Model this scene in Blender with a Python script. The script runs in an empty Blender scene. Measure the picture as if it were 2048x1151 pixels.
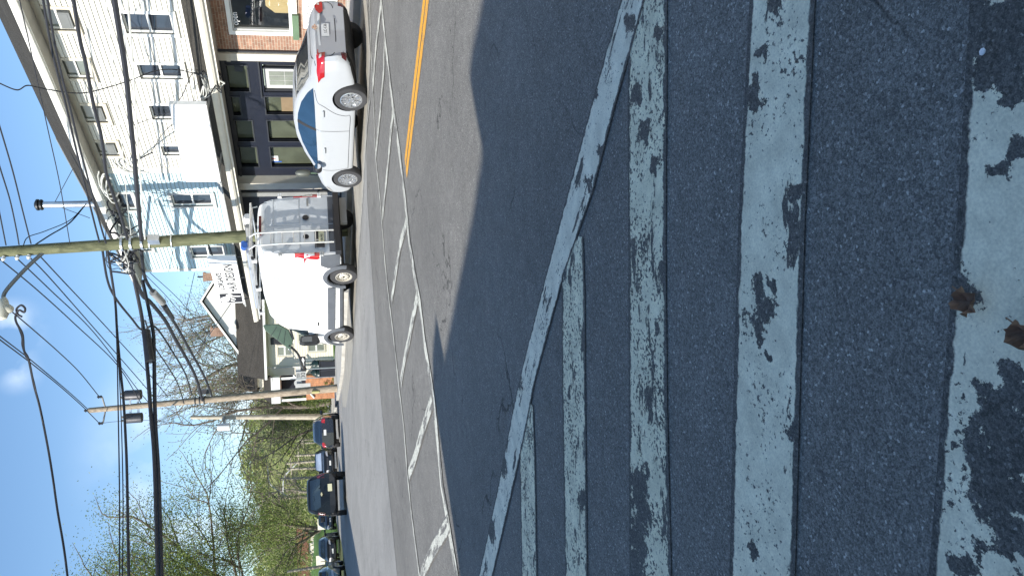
import bpy, bmesh, math, random
from math import sin, cos, pi, radians, atan2, sqrt
from mathutils import Vector, Matrix
from mathutils.bvhtree import BVHTree
random.seed(7)
scn = bpy.context.scene
col = scn.collection

# ------------------------------------------------------------------ camera (held on its side)
PW, PH, FPX, PPX, CAMH = 2048, 1151, 1470.8, 903.7, 1.19
_p, _r, _a = radians(10.653), radians(-2.153), radians(29.951)
FWD = Vector((sin(_a)*cos(_p), cos(_a)*cos(_p), -sin(_p)))
_rt = Vector((cos(_a), -sin(_a), 0)); _up = _rt.cross(FWD)
RT = _rt*cos(_r) + _up*sin(_r); UP = _up*cos(_r) - _rt*sin(_r)
CAM = Vector((0, 0, CAMH))
cd = bpy.data.cameras.new("camera"); cam = bpy.data.objects.new("camera", cd); col.objects.link(cam)
cam.matrix_world = Matrix.Translation(CAM) @ Matrix((-UP, RT, -FWD)).transposed().to_4x4()
cd.sensor_fit = 'HORIZONTAL'; cd.sensor_width = 36; cd.lens = FPX/PW*36
cd.shift_x = (PW/2-PPX)/PW; cd.clip_start = .05; cd.clip_end = 3000
scn.camera = cam

# ------------------------------------------------------------------ sky, sun, exposure
SUN_EL, SUN_DIR = radians(30), Vector((.986, .163, 0)).normalized()   # SUN_DIR: where the light travels
w = bpy.data.worlds.new("World"); scn.world = w; w.use_nodes = True
nt = w.node_tree; bg = nt.nodes['Background']
sky = nt.nodes.new('ShaderNodeTexSky'); sky.sky_type = 'NISHITA'; sky.sun_disc = False
sky.sun_elevation = SUN_EL; sky.sun_rotation = atan2(-SUN_DIR.x, -SUN_DIR.y)
sky.air_density = 1.0; sky.dust_density = .25; sky.ozone_density = 1.4
tc = nt.nodes.new('ShaderNodeTexCoord')
no = nt.nodes.new('ShaderNodeTexNoise'); no.inputs['Scale'].default_value = 6; no.inputs['Detail'].default_value = 7
nt.links.new(tc.outputs['Generated'], no.inputs['Vector'])
acc = None
def cloudlet(d, size, gain):
    """a soft patch of cloud round one direction of the sky, broken up by noise"""
    global acc
    vm = nt.nodes.new('ShaderNodeVectorMath'); vm.operation = 'DISTANCE'
    nt.links.new(tc.outputs['Generated'], vm.inputs[0]); vm.inputs[1].default_value = d
    mr = nt.nodes.new('ShaderNodeMapRange'); mr.interpolation_type = 'SMOOTHSTEP'
    mr.inputs['From Min'].default_value = 0; mr.inputs['From Max'].default_value = size
    mr.inputs['To Min'].default_value = gain; mr.inputs['To Max'].default_value = 0
    nt.links.new(vm.outputs['Value'], mr.inputs['Value'])
    mu = nt.nodes.new('ShaderNodeMath'); mu.operation = 'MULTIPLY'
    cr = nt.nodes.new('ShaderNodeMapRange'); cr.inputs['From Min'].default_value = .40; cr.inputs['From Max'].default_value = .62
    nt.links.new(no.outputs['Fac'], cr.inputs['Value'])
    nt.links.new(mr.outputs['Result'], mu.inputs[0]); nt.links.new(cr.outputs['Result'], mu.inputs[1])
    if acc is None: acc = mu.outputs[0]
    else:
        ad = nt.nodes.new('ShaderNodeMath'); ad.operation = 'ADD'; ad.use_clamp = True
        nt.links.new(acc, ad.inputs[0]); nt.links.new(mu.outputs[0], ad.inputs[1]); acc = ad.outputs[0]
def sky_dir(px, py): return tuple((RT*(PH/2-py) - UP*(px-PPX) + FWD*FPX).normalized())
cloudlet(sky_dir(28, 662), .045, 1.5); cloudlet(sky_dir(36, 742), .032, 1.2)
cloudlet(sky_dir(400, 925), .16, .7); cloudlet(sky_dir(450, 850), .20, .5); cloudlet(sky_dir(420, 1010), .12, .5)
mx = nt.nodes.new('ShaderNodeMix'); mx.data_type = 'RGBA'; mx.inputs['B'].default_value = (6.5, 7.2, 8.0, 1)
hs_ = nt.nodes.new('ShaderNodeHueSaturation'); hs_.inputs['Saturation'].default_value = 1.13; hs_.inputs['Value'].default_value = 1.07
nt.links.new(sky.outputs[0], hs_.inputs['Color'])
nt.links.new(acc, mx.inputs['Factor']); nt.links.new(hs_.outputs[0], mx.inputs['A'])
nt.links.new(mx.outputs['Result'], bg.inputs[0]); bg.inputs[1].default_value = .11
sd = bpy.data.lights.new("sun", 'SUN'); sun = bpy.data.objects.new("sun", sd); col.objects.link(sun)
sd.energy = 4.2; sd.angle = radians(.53); sd.color = (1, .945, .86)
sun.rotation_mode = 'QUATERNION'
sun.rotation_quaternion = Vector((SUN_DIR.x*cos(SUN_EL), SUN_DIR.y*cos(SUN_EL), -sin(SUN_EL))).to_track_quat('-Z', 'Y')
sun.location = (-20, 0, 30)
scn.view_settings.view_transform = 'Standard'; scn.view_settings.look = 'None'
scn.view_settings.gamma = 1; scn.view_settings.exposure = .88
scn.render.engine = 'CYCLES'
try: scn.cycles.max_bounces = 6
except Exception: pass

# ------------------------------------------------------------------ measuring helpers: a sight line met with the street's own planes
def ray(px, py): return RT*(PH/2-py) - UP*(px-PPX) + FWD*FPX
def G(px, py, z=0.):
    d = ray(px, py); return CAM + d*((z-CAMH)/d.z)
def WX(px, py, X):
    d = ray(px, py); return CAM + d*(X/d.x)
def D(px, py, d): return CAM + ray(px, py)*(d/FPX)

# ------------------------------------------------------------------ object helpers
def tag(o, label=None, cat=None, group=None, kind=None):
    if label: o['label'] = label
    if cat: o['category'] = cat
    if group: o['group'] = group
    if kind: o['kind'] = kind
    return o
def empty(name, loc, label=None, cat=None, group=None, rz=0):
    o = bpy.data.objects.new(name, None); col.objects.link(o); o.location = loc; o.rotation_euler = (0, 0, rz)
    o.empty_display_size = .2
    return tag(o, label, cat, group)
def wbase(p):
    v = Vector((0, 0, 0))
    while p is not None: v += p.location; p = p.parent
    return v
class MB:
    """collects pieces of one part and links them as ONE mesh object"""
    def __init__(s): s.v = []; s.f = []; s.uv = {}; s.mi = []
    def add(s, vs, fs, m=0):
        n = len(s.v); s.v += [Vector(a) for a in vs]; s.f += [[n+i for i in f] for f in fs]; s.mi += [m]*len(fs); return s
    def box(s, lo, hi, m=0):
        x0, y0, z0 = lo; x1, y1, z1 = hi
        return s.add([(x0,y0,z0),(x1,y0,z0),(x1,y1,z0),(x0,y1,z0),(x0,y0,z1),(x1,y0,z1),(x1,y1,z1),(x0,y1,z1)],
                     [(3,2,1,0),(4,5,6,7),(0,1,5,4),(1,2,6,5),(2,3,7,6),(3,0,4,7)], m)
    def obox(s, c, ax, ay, az, m=0):
        c = Vector(c); ax, ay, az = Vector(ax), Vector(ay), Vector(az)
        vs = [c+ax*i+ay*j+az*k for k in (-1,1) for j in (-1,1) for i in (-1,1)]
        return s.add(vs, [(2,3,1,0),(4,5,7,6),(0,1,5,4),(1,3,7,5),(3,2,6,7),(2,0,4,6)], m)
    def quad(s, *p, m=0): return s.add(p, [tuple(range(len(p)))], m)
    def tube(s, pts, r, n=8, m=0, cap=True):
        pts = [Vector(p) for p in pts]
        rs = r if isinstance(r, (list, tuple)) else [r]*len(pts)
        vs = []; prev = None
        for i, p in enumerate(pts):
            t = (pts[min(i+1, len(pts)-1)]-pts[max(i-1, 0)])
            t = t.normalized() if t.length > 1e-9 else Vector((0,0,1))
            if prev is None:
                a = Vector((0,0,1)) if abs(t.z) < .9 else Vector((1,0,0)); u = t.cross(a).normalized()
            else:
                u = (prev - t*prev.dot(t)); u = u.normalized() if u.length > 1e-6 else t.orthogonal().normalized()
            prev = u; v = t.cross(u)
            vs += [p + (u*cos(2*pi*k/n)+v*sin(2*pi*k/n))*rs[i] for k in range(n)]
        fs = [(i*n+k, i*n+(k+1)%n, (i+1)*n+(k+1)%n, (i+1)*n+k) for i in range(len(pts)-1) for k in range(n)]
        if cap: fs += [tuple(range(n-1, -1, -1)), tuple((len(pts)-1)*n+k for k in range(n))]
        return s.add(vs, fs, m)
    def lathe(s, c, axis, prof, n=24, m=0):
        """prof: (radius, along) pairs turned round AXIS at C"""
        c = Vector(c); t = Vector(axis).normalized(); u = t.orthogonal().normalized(); v = t.cross(u)
        vs = [c + t*h + (u*cos(2*pi*k/n)+v*sin(2*pi*k/n))*r for r, h in prof for k in range(n)]
        fs = [(i*n+k, i*n+(k+1)%n, (i+1)*n+(k+1)%n, (i+1)*n+k) for i in range(len(prof)-1) for k in range(n)]
        if prof[0][0] > 1e-4: fs.append(tuple(range(n-1, -1, -1)))
        if prof[-1][0] > 1e-4: fs.append(tuple((len(prof)-1)*n+k for k in range(n)))
        return s.add(vs, fs, m)
    def prism(s, poly, off, m=0):
        poly = [Vector(p) for p in poly]; off = Vector(off); n = len(poly)
        fs = [tuple(range(n-1, -1, -1)), tuple(range(n, 2*n))] + [(i, (i+1)%n, n+(i+1)%n, n+i) for i in range(n)]
        return s.add(poly+[p+off for p in poly], fs, m)
    def build(s, name, mats, parent=None, local=False, smooth=False, bevel=0, fix=True):
        me = bpy.data.meshes.new(name)
        off = Vector((0,0,0)) if local else wbase(parent)
        me.from_pydata([v-off for v in s.v], [], s.f)
        for m in (mats if isinstance(mats, (list, tuple)) else [mats]): me.materials.append(m)
        me.polygons.foreach_set('material_index', s.mi)
        if s.uv:
            ul = me.uv_layers.new(name='UVMap')
            for p in me.polygons:
                for li, vi in zip(p.loop_indices, p.vertices):
                    if vi in s.uv: ul.data[li].uv = s.uv[vi]
        if fix:
            bm = bmesh.new(); bm.from_mesh(me); bmesh.ops.recalc_face_normals(bm, faces=bm.faces); bm.to_mesh(me); bm.free()
        if smooth:
            me.polygons.foreach_set('use_smooth', [True]*len(me.polygons))
            try: me.set_sharp_from_angle(angle=radians(38))
            except Exception: pass
        me.update()
        o = bpy.data.objects.new(name, me); col.objects.link(o)
        if parent: o.parent = parent
        if bevel:
            b = o.modifiers.new('bevel', 'BEVEL'); b.width = bevel; b.segments = 2; b.limit_method = 'ANGLE'; b.angle_limit = radians(50)
        return o
def copy_tree(o, parent=None):
    c = o.copy(); col.objects.link(c)
    if parent is not None: c.parent = parent
    for ch in [k for k in o.children]: copy_tree(ch, c)
    return c
def text_mb(txt, size, origin, xd, yd, depth=.006, sx=1., font_shear=0, space=1., heavy=0.):
    cu = bpy.data.curves.new('letters', 'FONT'); cu.body = txt; cu.size = size; cu.extrude = depth; cu.shear = font_shear; cu.space_character = space
    cu.resolution_u = 4; cu.offset = heavy
    ob = bpy.data.objects.new('letters', cu); col.objects.link(ob)
    dg = bpy.context.evaluated_depsgraph_get(); me = bpy.data.meshes.new_from_object(ob.evaluated_get(dg))
    xd, yd, o = Vector(xd), Vector(yd), Vector(origin); nd = xd.cross(yd)
    mb = MB(); mb.add([o + xd*(v.co.x*sx) + yd*v.co.y + nd*v.co.z for v in me.vertices], [tuple(p.vertices) for p in me.polygons])
    col.objects.unlink(ob); bpy.data.objects.remove(ob); bpy.data.meshes.remove(me)
    return mb
def smoothpath(pts, k=6):
    P = [Vector(p) for p in pts]
    if len(P) < 3: return [P[0].lerp(P[-1], i/k) for i in range(k+1)]
    Q = [P[0]*2-P[1]] + P + [P[-1]*2-P[-2]]; out = []
    for i in range(1, len(Q)-2):
        a, b, c, d = Q[i-1], Q[i], Q[i+1], Q[i+2]
        for j in range(k):
            t = j/k
            out.append(.5*((2*b)+(c-a)*t+(2*a-5*b+4*c-d)*t*t+(3*b-a-3*c+d)*t**3))
    return out + [P[-1]]

# ------------------------------------------------------------------ materials
def newmat(name):
    m = bpy.data.materials.new(name); m.use_nodes = True
    return m, m.node_tree, m.node_tree.nodes['Principled BSDF']
def nd(t, typ, **k):
    n = t.nodes.new('ShaderNode'+typ)
    for a, b in k.items():
        if a.startswith('i_'): n.inputs[a[2:].replace('_', ' ')].default_value = b
        else: setattr(n, a, b)
    return n
def math_(t, op, a, b=0., clamp=False):
    n = nd(t, 'Math', operation=op, use_clamp=clamp)
    for i, x in enumerate((a, b)):
        if hasattr(x, 'is_linked'): t.links.new(x, n.inputs[i])
        else: n.inputs[i].default_value = x
    return n.outputs[0]
def mixc(t, fac, a, b):
    n = nd(t, 'Mix', data_type='RGBA')
    for k, x in (('Factor', fac), ('A', a), ('B', b)):
        if hasattr(x, 'is_linked'): t.links.new(x, n.inputs[k])
        else: n.inputs[k].default_value = x if k == 'Factor' else (*x, 1) if len(x) == 3 else x
    return n.outputs['Result']
def ramp(t, x, lo, hi, a=0., b=1.):
    n = nd(t, 'MapRange', clamp=True)
    n.inputs['From Min'].default_value = lo; n.inputs['From Max'].default_value = hi
    n.inputs['To Min'].default_value = a; n.inputs['To Max'].default_value = b
    t.links.new(x, n.inputs['Value']); return n.outputs['Result']
def noise(t, vec, scale, detail=4., rough=.55):
    n = nd(t, 'TexNoise'); n.inputs['Scale'].default_value = scale; n.inputs['Detail'].default_value = detail; n.inputs['Roughness'].default_value = rough
    if vec is not None: t.links.new(vec, n.inputs['Vector'])
    return n.outputs['Fac']
def mapped(t, vec, scale=(1,1,1), rot=(0,0,0)):
    n = nd(t, 'Mapping'); n.inputs['Scale'].default_value = scale; n.inputs['Rotation'].default_value = rot
    t.links.new(vec, n.inputs['Vector']); return n.outputs[0]
def M(name, c, rough=.6, metal=0., var=.12, vs=3., bump=0., bs=40., spec=.5, coat=0., stretch=(1,1,1), tint=None):
    """paint, metal, wood, cloth...: one base colour with dirt-scale variation and a little relief"""
    m, t, b = newmat(name)
    o = nd(t, 'TexCoord').outputs['Object']; o = mapped(t, o, stretch)
    f = noise(t, o, vs, 6.)
    dk = tuple(x*(1-var) for x in c) if tint is None else tint; lt = tuple(min(1, x*(1+var)) for x in c)
    t.links.new(mixc(t, ramp(t, f, .3, .7), dk, lt), b.inputs['Base Color'])
    t.links.new(ramp(t, noise(t, o, vs*4), .3, .7, max(.02, rough*.85), min(1, rough*1.12)), b.inputs['Roughness'])
    b.inputs['Metallic'].default_value = metal; b.inputs['Specular IOR Level'].default_value = spec
    if coat: b.inputs['Coat Weight'].default_value = coat; b.inputs['Coat Roughness'].default_value = .04
    if bump:
        bn = nd(t, 'Bump'); bn.inputs['Strength'].default_value = bump; bn.inputs['Distance'].default_value = .01
        t.links.new(noise(t, o, bs, 5.), bn.inputs['Height']); t.links.new(bn.outputs[0], b.inputs['Normal'])
    return m
def glassy(name, c, rough=.04, spec=.8):
    return M(name, c, rough, 0, .25, 1.5, spec=spec)
def clear_glass(name, mixf=.25):
    m, t, b = newmat(name)
    tr = nd(t, 'BsdfTransparent'); gl = nd(t, 'BsdfGlossy'); gl.inputs['Roughness'].default_value = .02
    tr.inputs['Color'].default_value = (.82, .88, .86, 1)
    mx = nd(t, 'MixShader'); mx.inputs[0].default_value = mixf
    t.links.new(tr.outputs[0], mx.inputs[1]); t.links.new(gl.outputs[0], mx.inputs[2])
    t.links.new(mx.outputs[0], t.nodes['Material Output'].inputs['Surface'])
    return m
def leafmat(name, cols, trans=.35):
    m, t, b = newmat(name)
    g = nd(t, 'NewGeometry'); r = nd(t, 'ValToRGB'); e = r.color_ramp.elements
    e[0].position = 0; e[0].color = (*cols[0], 1); e[1].position = 1; e[1].color = (*cols[-1], 1)
    for i, c in enumerate(cols[1:-1]):
        k = e.new((i+1)/(len(cols)-1)); k.color = (*c, 1)
    t.links.new(g.outputs['Random Per Island'], r.inputs[0]); t.links.new(r.outputs[0], b.inputs['Base Color'])
    b.inputs['Roughness'].default_value = .6
    tl = nd(t, 'BsdfTranslucent'); t.links.new(r.outputs[0], tl.inputs['Color'])
    mx = nd(t, 'MixShader'); mx.inputs[0].default_value = trans
    t.links.new(b.outputs[0], mx.inputs[1]); t.links.new(tl.outputs[0], mx.inputs[2])
    t.links.new(mx.outputs[0], t.nodes['Material Output'].inputs['Surface'])
    return m
def asphalt_nodes(t, o, base, contrast=1.):
    """aggregate, mottling, oil-dark patches and hairline cracks; gives colour and height"""
    v = nd(t, 'TexVoronoi'); v.inputs['Scale'].default_value = 165; t.links.new(o, v.inputs['Vector'])
    v2 = nd(t, 'TexVoronoi'); v2.inputs['Scale'].default_value = 420; t.links.new(o, v2.inputs['Vector'])
    sx = nd(t, 'SeparateColor'); t.links.new(v.outputs['Color'], sx.inputs[0])
    sy = nd(t, 'SeparateColor'); t.links.new(v2.outputs['Color'], sy.inputs[0])
    g1 = ramp(t, sx.outputs[0], 0, 1, 1-.38*contrast, 1+.38*contrast)
    g1 = math_(t, 'ADD', g1, ramp(t, sx.outputs[1], .94, 1, 0, 1.5*contrast))
    g2 = ramp(t, sy.outputs[0], 0, 1, 1-.4*contrast, 1+.4*contrast)
    big = ramp(t, noise(t, o, .55, 7., .6), .3, .72, .82, 1.16)
    mid = ramp(t, noise(t, o, 7., 6., .65), .3, .7, .86, 1.14)
    val = math_(t, 'MULTIPLY', math_(t, 'MULTIPLY', g1, g2), math_(t, 'MULTIPLY', big, mid))
    # cracks: edges of large warped cells, kept only where a slow mask allows
    wv = nd(t, 'VectorMath', operation='MULTIPLY_ADD'); nz = nd(t, 'TexNoise'); nz.inputs['Scale'].default_value = 3.; nz.inputs['Detail'].default_value = 6.
    t.links.new(o, nz.inputs['Vector']); t.links.new(nz.outputs['Color'], wv.inputs[0]); wv.inputs[1].default_value = (.45,.45,.45); t.links.new(o, wv.inputs[2])
    ve = nd(t, 'TexVoronoi', feature='DISTANCE_TO_EDGE'); ve.inputs['Scale'].default_value = .62; t.links.new(wv.outputs[0], ve.inputs['Vector'])
    line = ramp(t, ve.outputs['Distance'], .0015, .007, 1, 0)
    mask = ramp(t, noise(t, o, .8, 5.), .50, .57)
    crack = math_(t, 'MULTIPLY', line, mask)
    val = math_(t, 'MULTIPLY', val, math_(t, 'SUBTRACT', 1., math_(t, 'MULTIPLY', crack, .68)))
    cm = nd(t, 'VectorMath', operation='SCALE'); cm.inputs[0].default_value = base; t.links.new(val, cm.inputs['Scale'])
    hgt = math_(t, 'SUBTRACT', math_(t, 'ADD', ramp(t, v.outputs['Distance'], 0, .7, 1, 0), math_(t, 'MULTIPLY', sy.outputs[1], .35)), math_(t, 'MULTIPLY', crack, 1.5))
    return cm.outputs[0], hgt
def bump_to(t, b, h, s, d):
    n = nd(t, 'Bump'); n.inputs['Strength'].default_value = s; n.inputs['Distance'].default_value = d
    t.links.new(h, n.inputs['Height']); t.links.new(n.outputs[0], b.inputs['Normal'])
ASPH = (.168, .162, .148); BARE = (.095, .091, .083)
def asphalt(name, base, contrast=1., streak=False):
    m, t, b = newmat(name); o = nd(t, 'TexCoord').outputs['Object']
    c, h = asphalt_nodes(t, o, base, contrast)
    if streak:
        s = noise(t, mapped(t, o, (1.1, .10, 1), (0, 0, radians(-12))), 2.0, 6.)
        c = mixc(t, ramp(t, s, .35, .7, 0, .55), c, tuple(x*1.25 for x in base))
    t.links.new(c, b.inputs['Base Color']); b.inputs['Roughness'].default_value = .82; b.inputs['Specular IOR Level'].default_value = .35
    bump_to(t, b, h, .5, .0025)
    return m
def paint(name, colr, wear, base=ASPH, chip=2.6, edge=.22, dirt=.25, pits=.37, bald=()):
    """thermoplastic line worn down to the asphalt: ragged edges, missing flakes, pits"""
    m, t, b = newmat(name); T = nd(t, 'TexCoord'); o = T.outputs['Object']
    ca, ha = asphalt_nodes(t, o, base)
    uv = nd(t, 'SeparateXYZ'); t.links.new(T.outputs['UV'], uv.inputs[0])
    av = math_(t, 'ABSOLUTE', uv.outputs[1])
    ed = math_(t, 'ADD', av, math_(t, 'MULTIPLY', math_(t, 'SUBTRACT', noise(t, o, 14., 6., .7), .5), edge*2.2))
    inside = ramp(t, ed, .95, .99, 1, 0)
    uvs = mapped(t, T.outputs['UV'], (1., .42, 1))
    flake = noise(t, uvs, chip, 10., .68)
    keep1 = ramp(t, flake, wear-.006, wear+.006)
    pit = noise(t, o, 70., 5., .65)
    keep2 = ramp(t, math_(t, 'ADD', pit, math_(t, 'MULTIPLY', math_(t, 'SUBTRACT', noise(t, o, 5., 4.), .5), .5)), pits-.015, pits+.015)
    k = math_(t, 'MULTIPLY', inside, math_(t, 'MULTIPLY', keep1, keep2))
    if bald:     # places where whole plates of paint have come away
        wn = nd(t, 'TexNoise'); wn.inputs['Scale'].default_value = 9.; wn.inputs['Detail'].default_value = 7.; wn.inputs['Roughness'].default_value = .6; t.links.new(o, wn.inputs['Vector'])
        wo = nd(t, 'VectorMath', operation='MULTIPLY_ADD'); t.links.new(wn.outputs['Color'], wo.inputs[0]); wo.inputs[1].default_value = (.16,.16,0); wo.inputs[2].default_value = (-.08,-.08,0)
        wp = nd(t, 'VectorMath', operation='ADD'); t.links.new(wo.outputs[0], wp.inputs[0]); t.links.new(o, wp.inputs[1])
        ragged = math_(t, 'MULTIPLY', math_(t, 'SUBTRACT', noise(t, o, 26., 10., .74), .5), 3.8)
        for c_, r_ in bald:
            vd = nd(t, 'VectorMath', operation='DISTANCE'); t.links.new(wp.outputs[0], vd.inputs[0]); vd.inputs[1].default_value = c_
            k = math_(t, 'MULTIPLY', k, ramp(t, math_(t, 'ADD', math_(t, 'MULTIPLY', vd.outputs['Value'], 1/r_), ragged), .97, 1.03))
    stain = ramp(t, noise(t, o, 9., 7., .65), .35, .7, 1-dirt, 1.08)
    fine = ramp(t, noise(t, o, 170., 3.), .3, .7, .85, 1.1)
    cs = nd(t, 'VectorMath', operation='SCALE'); cs.inputs[0].default_value = colr; t.links.new(math_(t, 'MULTIPLY', stain, fine), cs.inputs['Scale'])
    t.links.new(mixc(t, k, ca, cs.outputs[0]), b.inputs['Base Color'])
    b.inputs['Roughness'].default_value = .75; b.inputs['Specular IOR Level'].default_value = .35
    h = math_(t, 'ADD', math_(t, 'MULTIPLY', ha, math_(t, 'SUBTRACT', 1., math_(t, 'MULTIPLY', k, .75))), math_(t, 'MULTIPLY', k, 1.1))
    bump_to(t, b, h, .35, .002)
    return m
def brickmat(name, c1, c2, mortar, axis='x', sc=1.):
    m, t, b = newmat(name); o = nd(t, 'TexCoord').outputs['Object']
    r = (radians(90), 0, radians(90)) if axis == 'x' else (radians(90), 0, 0)
    sp = nd(t, 'SeparateXYZ'); t.links.new(o, sp.inputs[0]); cb = nd(t, 'CombineXYZ')
    t.links.new(sp.outputs[1 if axis == 'x' else 0], cb.inputs[0]); t.links.new(sp.outputs[2], cb.inputs[1])
    k = nd(t, 'TexBrick'); t.links.new(cb.outputs[0], k.inputs['Vector']); k.inputs['Scale'].default_value = sc
    k.inputs['Brick Width'].default_value = .21; k.inputs['Row Height'].default_value = .072; k.inputs['Mortar Size'].default_value = .006
    k.inputs['Color1'].default_value = (*c1, 1); k.inputs['Color2'].default_value = (*c2, 1); k.inputs['Mortar'].default_value = (*mortar, 1)
    f = ramp(t, noise(t, o, 5., 6.), .3, .7, .75, 1.2)
    s = nd(t, 'VectorMath', operation='SCALE'); t.links.new(k.outputs['Color'], s.inputs[0]); t.links.new(f, s.inputs['Scale'])
    t.links.new(s.outputs[0], b.inputs['Base Color']); b.inputs['Roughness'].default_value = .85
    bump_to(t, b, math_(t, 'SUBTRACT', 1., k.outputs['Fac']), .5, .006)
    return m
def shingle(name, c, axis='x'):
    m, t, b = newmat(name); o = nd(t, 'TexCoord').outputs['Object']
    sp = nd(t, 'SeparateXYZ'); t.links.new(o, sp.inputs[0]); cb = nd(t, 'CombineXYZ')
    t.links.new(sp.outputs[1 if axis == 'x' else 0], cb.inputs[0]); t.links.new(sp.outputs[2], cb.inputs[1])
    k = nd(t, 'TexBrick'); t.links.new(cb.outputs[0], k.inputs['Vector'])
    k.inputs['Brick Width'].default_value = .3; k.inputs['Row Height'].default_value = .075; k.inputs['Mortar Size'].default_value = .008
    k.inputs['Color1'].default_value = (*[x*.75 for x in c], 1); k.inputs['Color2'].default_value = (*[x*1.25 for x in c], 1); k.inputs['Mortar'].default_value = (*[x*.45 for x in c], 1)
    f = ramp(t, noise(t, o, 60., 4.), .3, .7, .7, 1.3)
    f2 = ramp(t, noise(t, o, .9, 5.), .3, .7, .85, 1.15)
    s = nd(t, 'VectorMath', operation='SCALE'); t.links.new(k.outputs['Color'], s.inputs[0]); t.links.new(math_(t, 'MULTIPLY', f, f2), s.inputs['Scale'])
    t.links.new(s.outputs[0], b.inputs['Base Color']); b.inputs['Roughness'].default_value = 1; b.inputs['Specular IOR Level'].default_value = .1
    bump_to(t, b, math_(t, 'ADD', math_(t, 'SUBTRACT', 1., k.outputs['Fac']), f), .5, .008)
    return m
def polewood(name, c1, c2):
    m, t, b = newmat(name); o = nd(t, 'TexCoord').outputs['Object']
    g = noise(t, mapped(t, o, (9, 9, .9)), 2.2, 8., .65); g2 = noise(t, mapped(t, o, (3, 3, 1.6)), 1.4, 5.)
    c = mixc(t, ramp(t, g, .35, .68), c1, c2)
    c = mixc(t, ramp(t, g2, .5, .66, 0, .6), c, tuple(x*.45 for x in c1))
    t.links.new(c, b.inputs['Base Color']); b.inputs['Roughness'].default_value = .9
    bump_to(t, b, g, .6, .02)
    return m
def grassmat(name, c1, c2, c3):
    m, t, b = newmat(name); o = nd(t, 'TexCoord').outputs['Object']
    c = mixc(t, ramp(t, noise(t, o, .35, 6.), .35, .65), c1, c2)
    c = mixc(t, ramp(t, noise(t, o, 9., 6., .7), .45, .7), c, c3)
    t.links.new(c, b.inputs['Base Color']); b.inputs['Roughness'].default_value = .9
    bump_to(t, b, noise(t, o, 25., 5.), .8, .05)
    return m

K = {}
K['road'] = asphalt('asphalt_worn', ASPH)
K['road_old'] = asphalt('asphalt_old', (.245, .240, .226), .7, True)
def bare(*L): return [(tuple(G(x, y)), (G(x, y+r)-G(x, y)).length) for x, y, r in L]
K['white_near'] = paint('line_white_worn', (.86, .81, .64), .41, base=BARE, pits=.36, chip=3., bald=bare((1262,55,26),(1205,300,14),(1196,190,12),(1180,360,16),(1040,760,26),(1010,930,22),(985,1060,26)))
K['white_near2'] = paint('line_white_flaking', (.84, .785, .57), .424, base=BARE, chip=3.8, pits=.43, bald=bare((1280,965,34),(1283,1015,40),(1278,1075,44),(1272,1140,50),(1296,940,18),(1318,650,22),(1326,540,16),(1290,260,26),(1310,330,22),(1272,190,24),(1320,60,22),(1165,1000,22),(1140,780,14)))
K['white_big'] = paint('line_white_peeled', (.86, .805, .61), .39, base=BARE, chip=2.2, edge=.12, pits=.375, bald=bare((1532,612,34),(1520,655,26),(1515,580,22),(1545,560,16),(1540,700,12),(1583,868,26),(1590,840,20),(1500,190,26),(1508,215,20),(1520,120,16),(1545,20,18),(1590,380,18),(1505,1100,14),
    (1965,60,60),(1990,130,64),(2030,60,80),(2040,160,60),(1950,590,34),(2010,330,26),(2035,770,40),(1995,830,54),(2030,880,90),(1975,900,50),(2010,990,84),(1960,960,40),(2040,1060,70),(1950,1090,22),(1925,1130,26),(2045,300,30)))
K['white_far'] = paint('line_white_crosswalk', (.66, .66, .57), .468, chip=2.0, edge=.40, pits=.405)
K['yellow'] = paint('line_yellow', (.80, .38, .035), .36, chip=3., edge=.3, dirt=.15)
K['gutter'] = asphalt('asphalt_kerbside', (.33, .31, .265), .5, True)
K['seam'] = paint('line_seam', (.55, .54, .48), .46, base=(.225, .222, .214), chip=1.2, edge=.5)
K['concrete'] = M('concrete', (.40, .385, .345), .85, var=.15, vs=1.5, bump=.4, bs=60)
K['kerbstone'] = M('kerb_stone', (.36, .35, .32), .85, var=.2, vs=3, bump=.4, bs=50)
K['ground'] = grassmat('meadow', (.060, .085, .022), (.085, .105, .030), (.10, .095, .045))
K['lawn'] = grassmat('lawn', (.075, .155, .020), (.10, .20, .026), (.055, .115, .018))
K['hill'] = grassmat('hill_slope', (.15, .17, .055), (.18, .21, .06), (.16, .15, .085))
K['siding_w'] = M('siding_white', (.70, .69, .63), .55, var=.05, vs=1.2)
K['siding_b'] = M('siding_blue', (.50, .65, .70), .55, var=.05, vs=1.2)
K['siding_t'] = M('siding_tan', (.70, .65, .55), .6, var=.05, vs=1.2)
K['lap'] = M('lap_shade', (.30, .30, .28), .8)  # grey underside paints in the shadow line below each clapboard
K['vandoor_shade'] = M('van_door_shade', (.58, .61, .63), .55, var=.03, spec=.3)  # white rear doors toned grey: their shade is in the colour
K['trim_w'] = M('trim_white', (.80, .80, .76), .5, var=.05)
K['trim_c'] = M('trim_cream', (.70, .68, .60), .55, var=.06)
K['trim_tan'] = M('window_tan_frame', (.55, .51, .42), .6, var=.1)
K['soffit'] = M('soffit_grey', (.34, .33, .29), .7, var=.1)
K['shingle'] = shingle('shingle_grey', (.060, .057, .050))
K['shingle_b'] = shingle('shingle_brown', (.075, .068, .058), 'y')
K['brick'] = brickmat('brick_red', (.235, .125, .085), (.32, .185, .125), (.40, .35, .28))
K['brick_o'] = brickmat('brick_orange', (.45, .17, .07), (.55, .22, .09), (.45, .35, .25), 'y')
K['tile'] = shingle('roof_tile_brown', (.17, .085, .055), 'y')
K['navy'] = M('paint_navy', (.0075, .010, .020), .5, var=.15)
K['dkgrey'] = M('paint_dark_grey', (.030, .033, .040), .5, var=.15)
K['grey'] = M('paint_grey', (.23, .235, .23), .6, var=.1)
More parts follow.
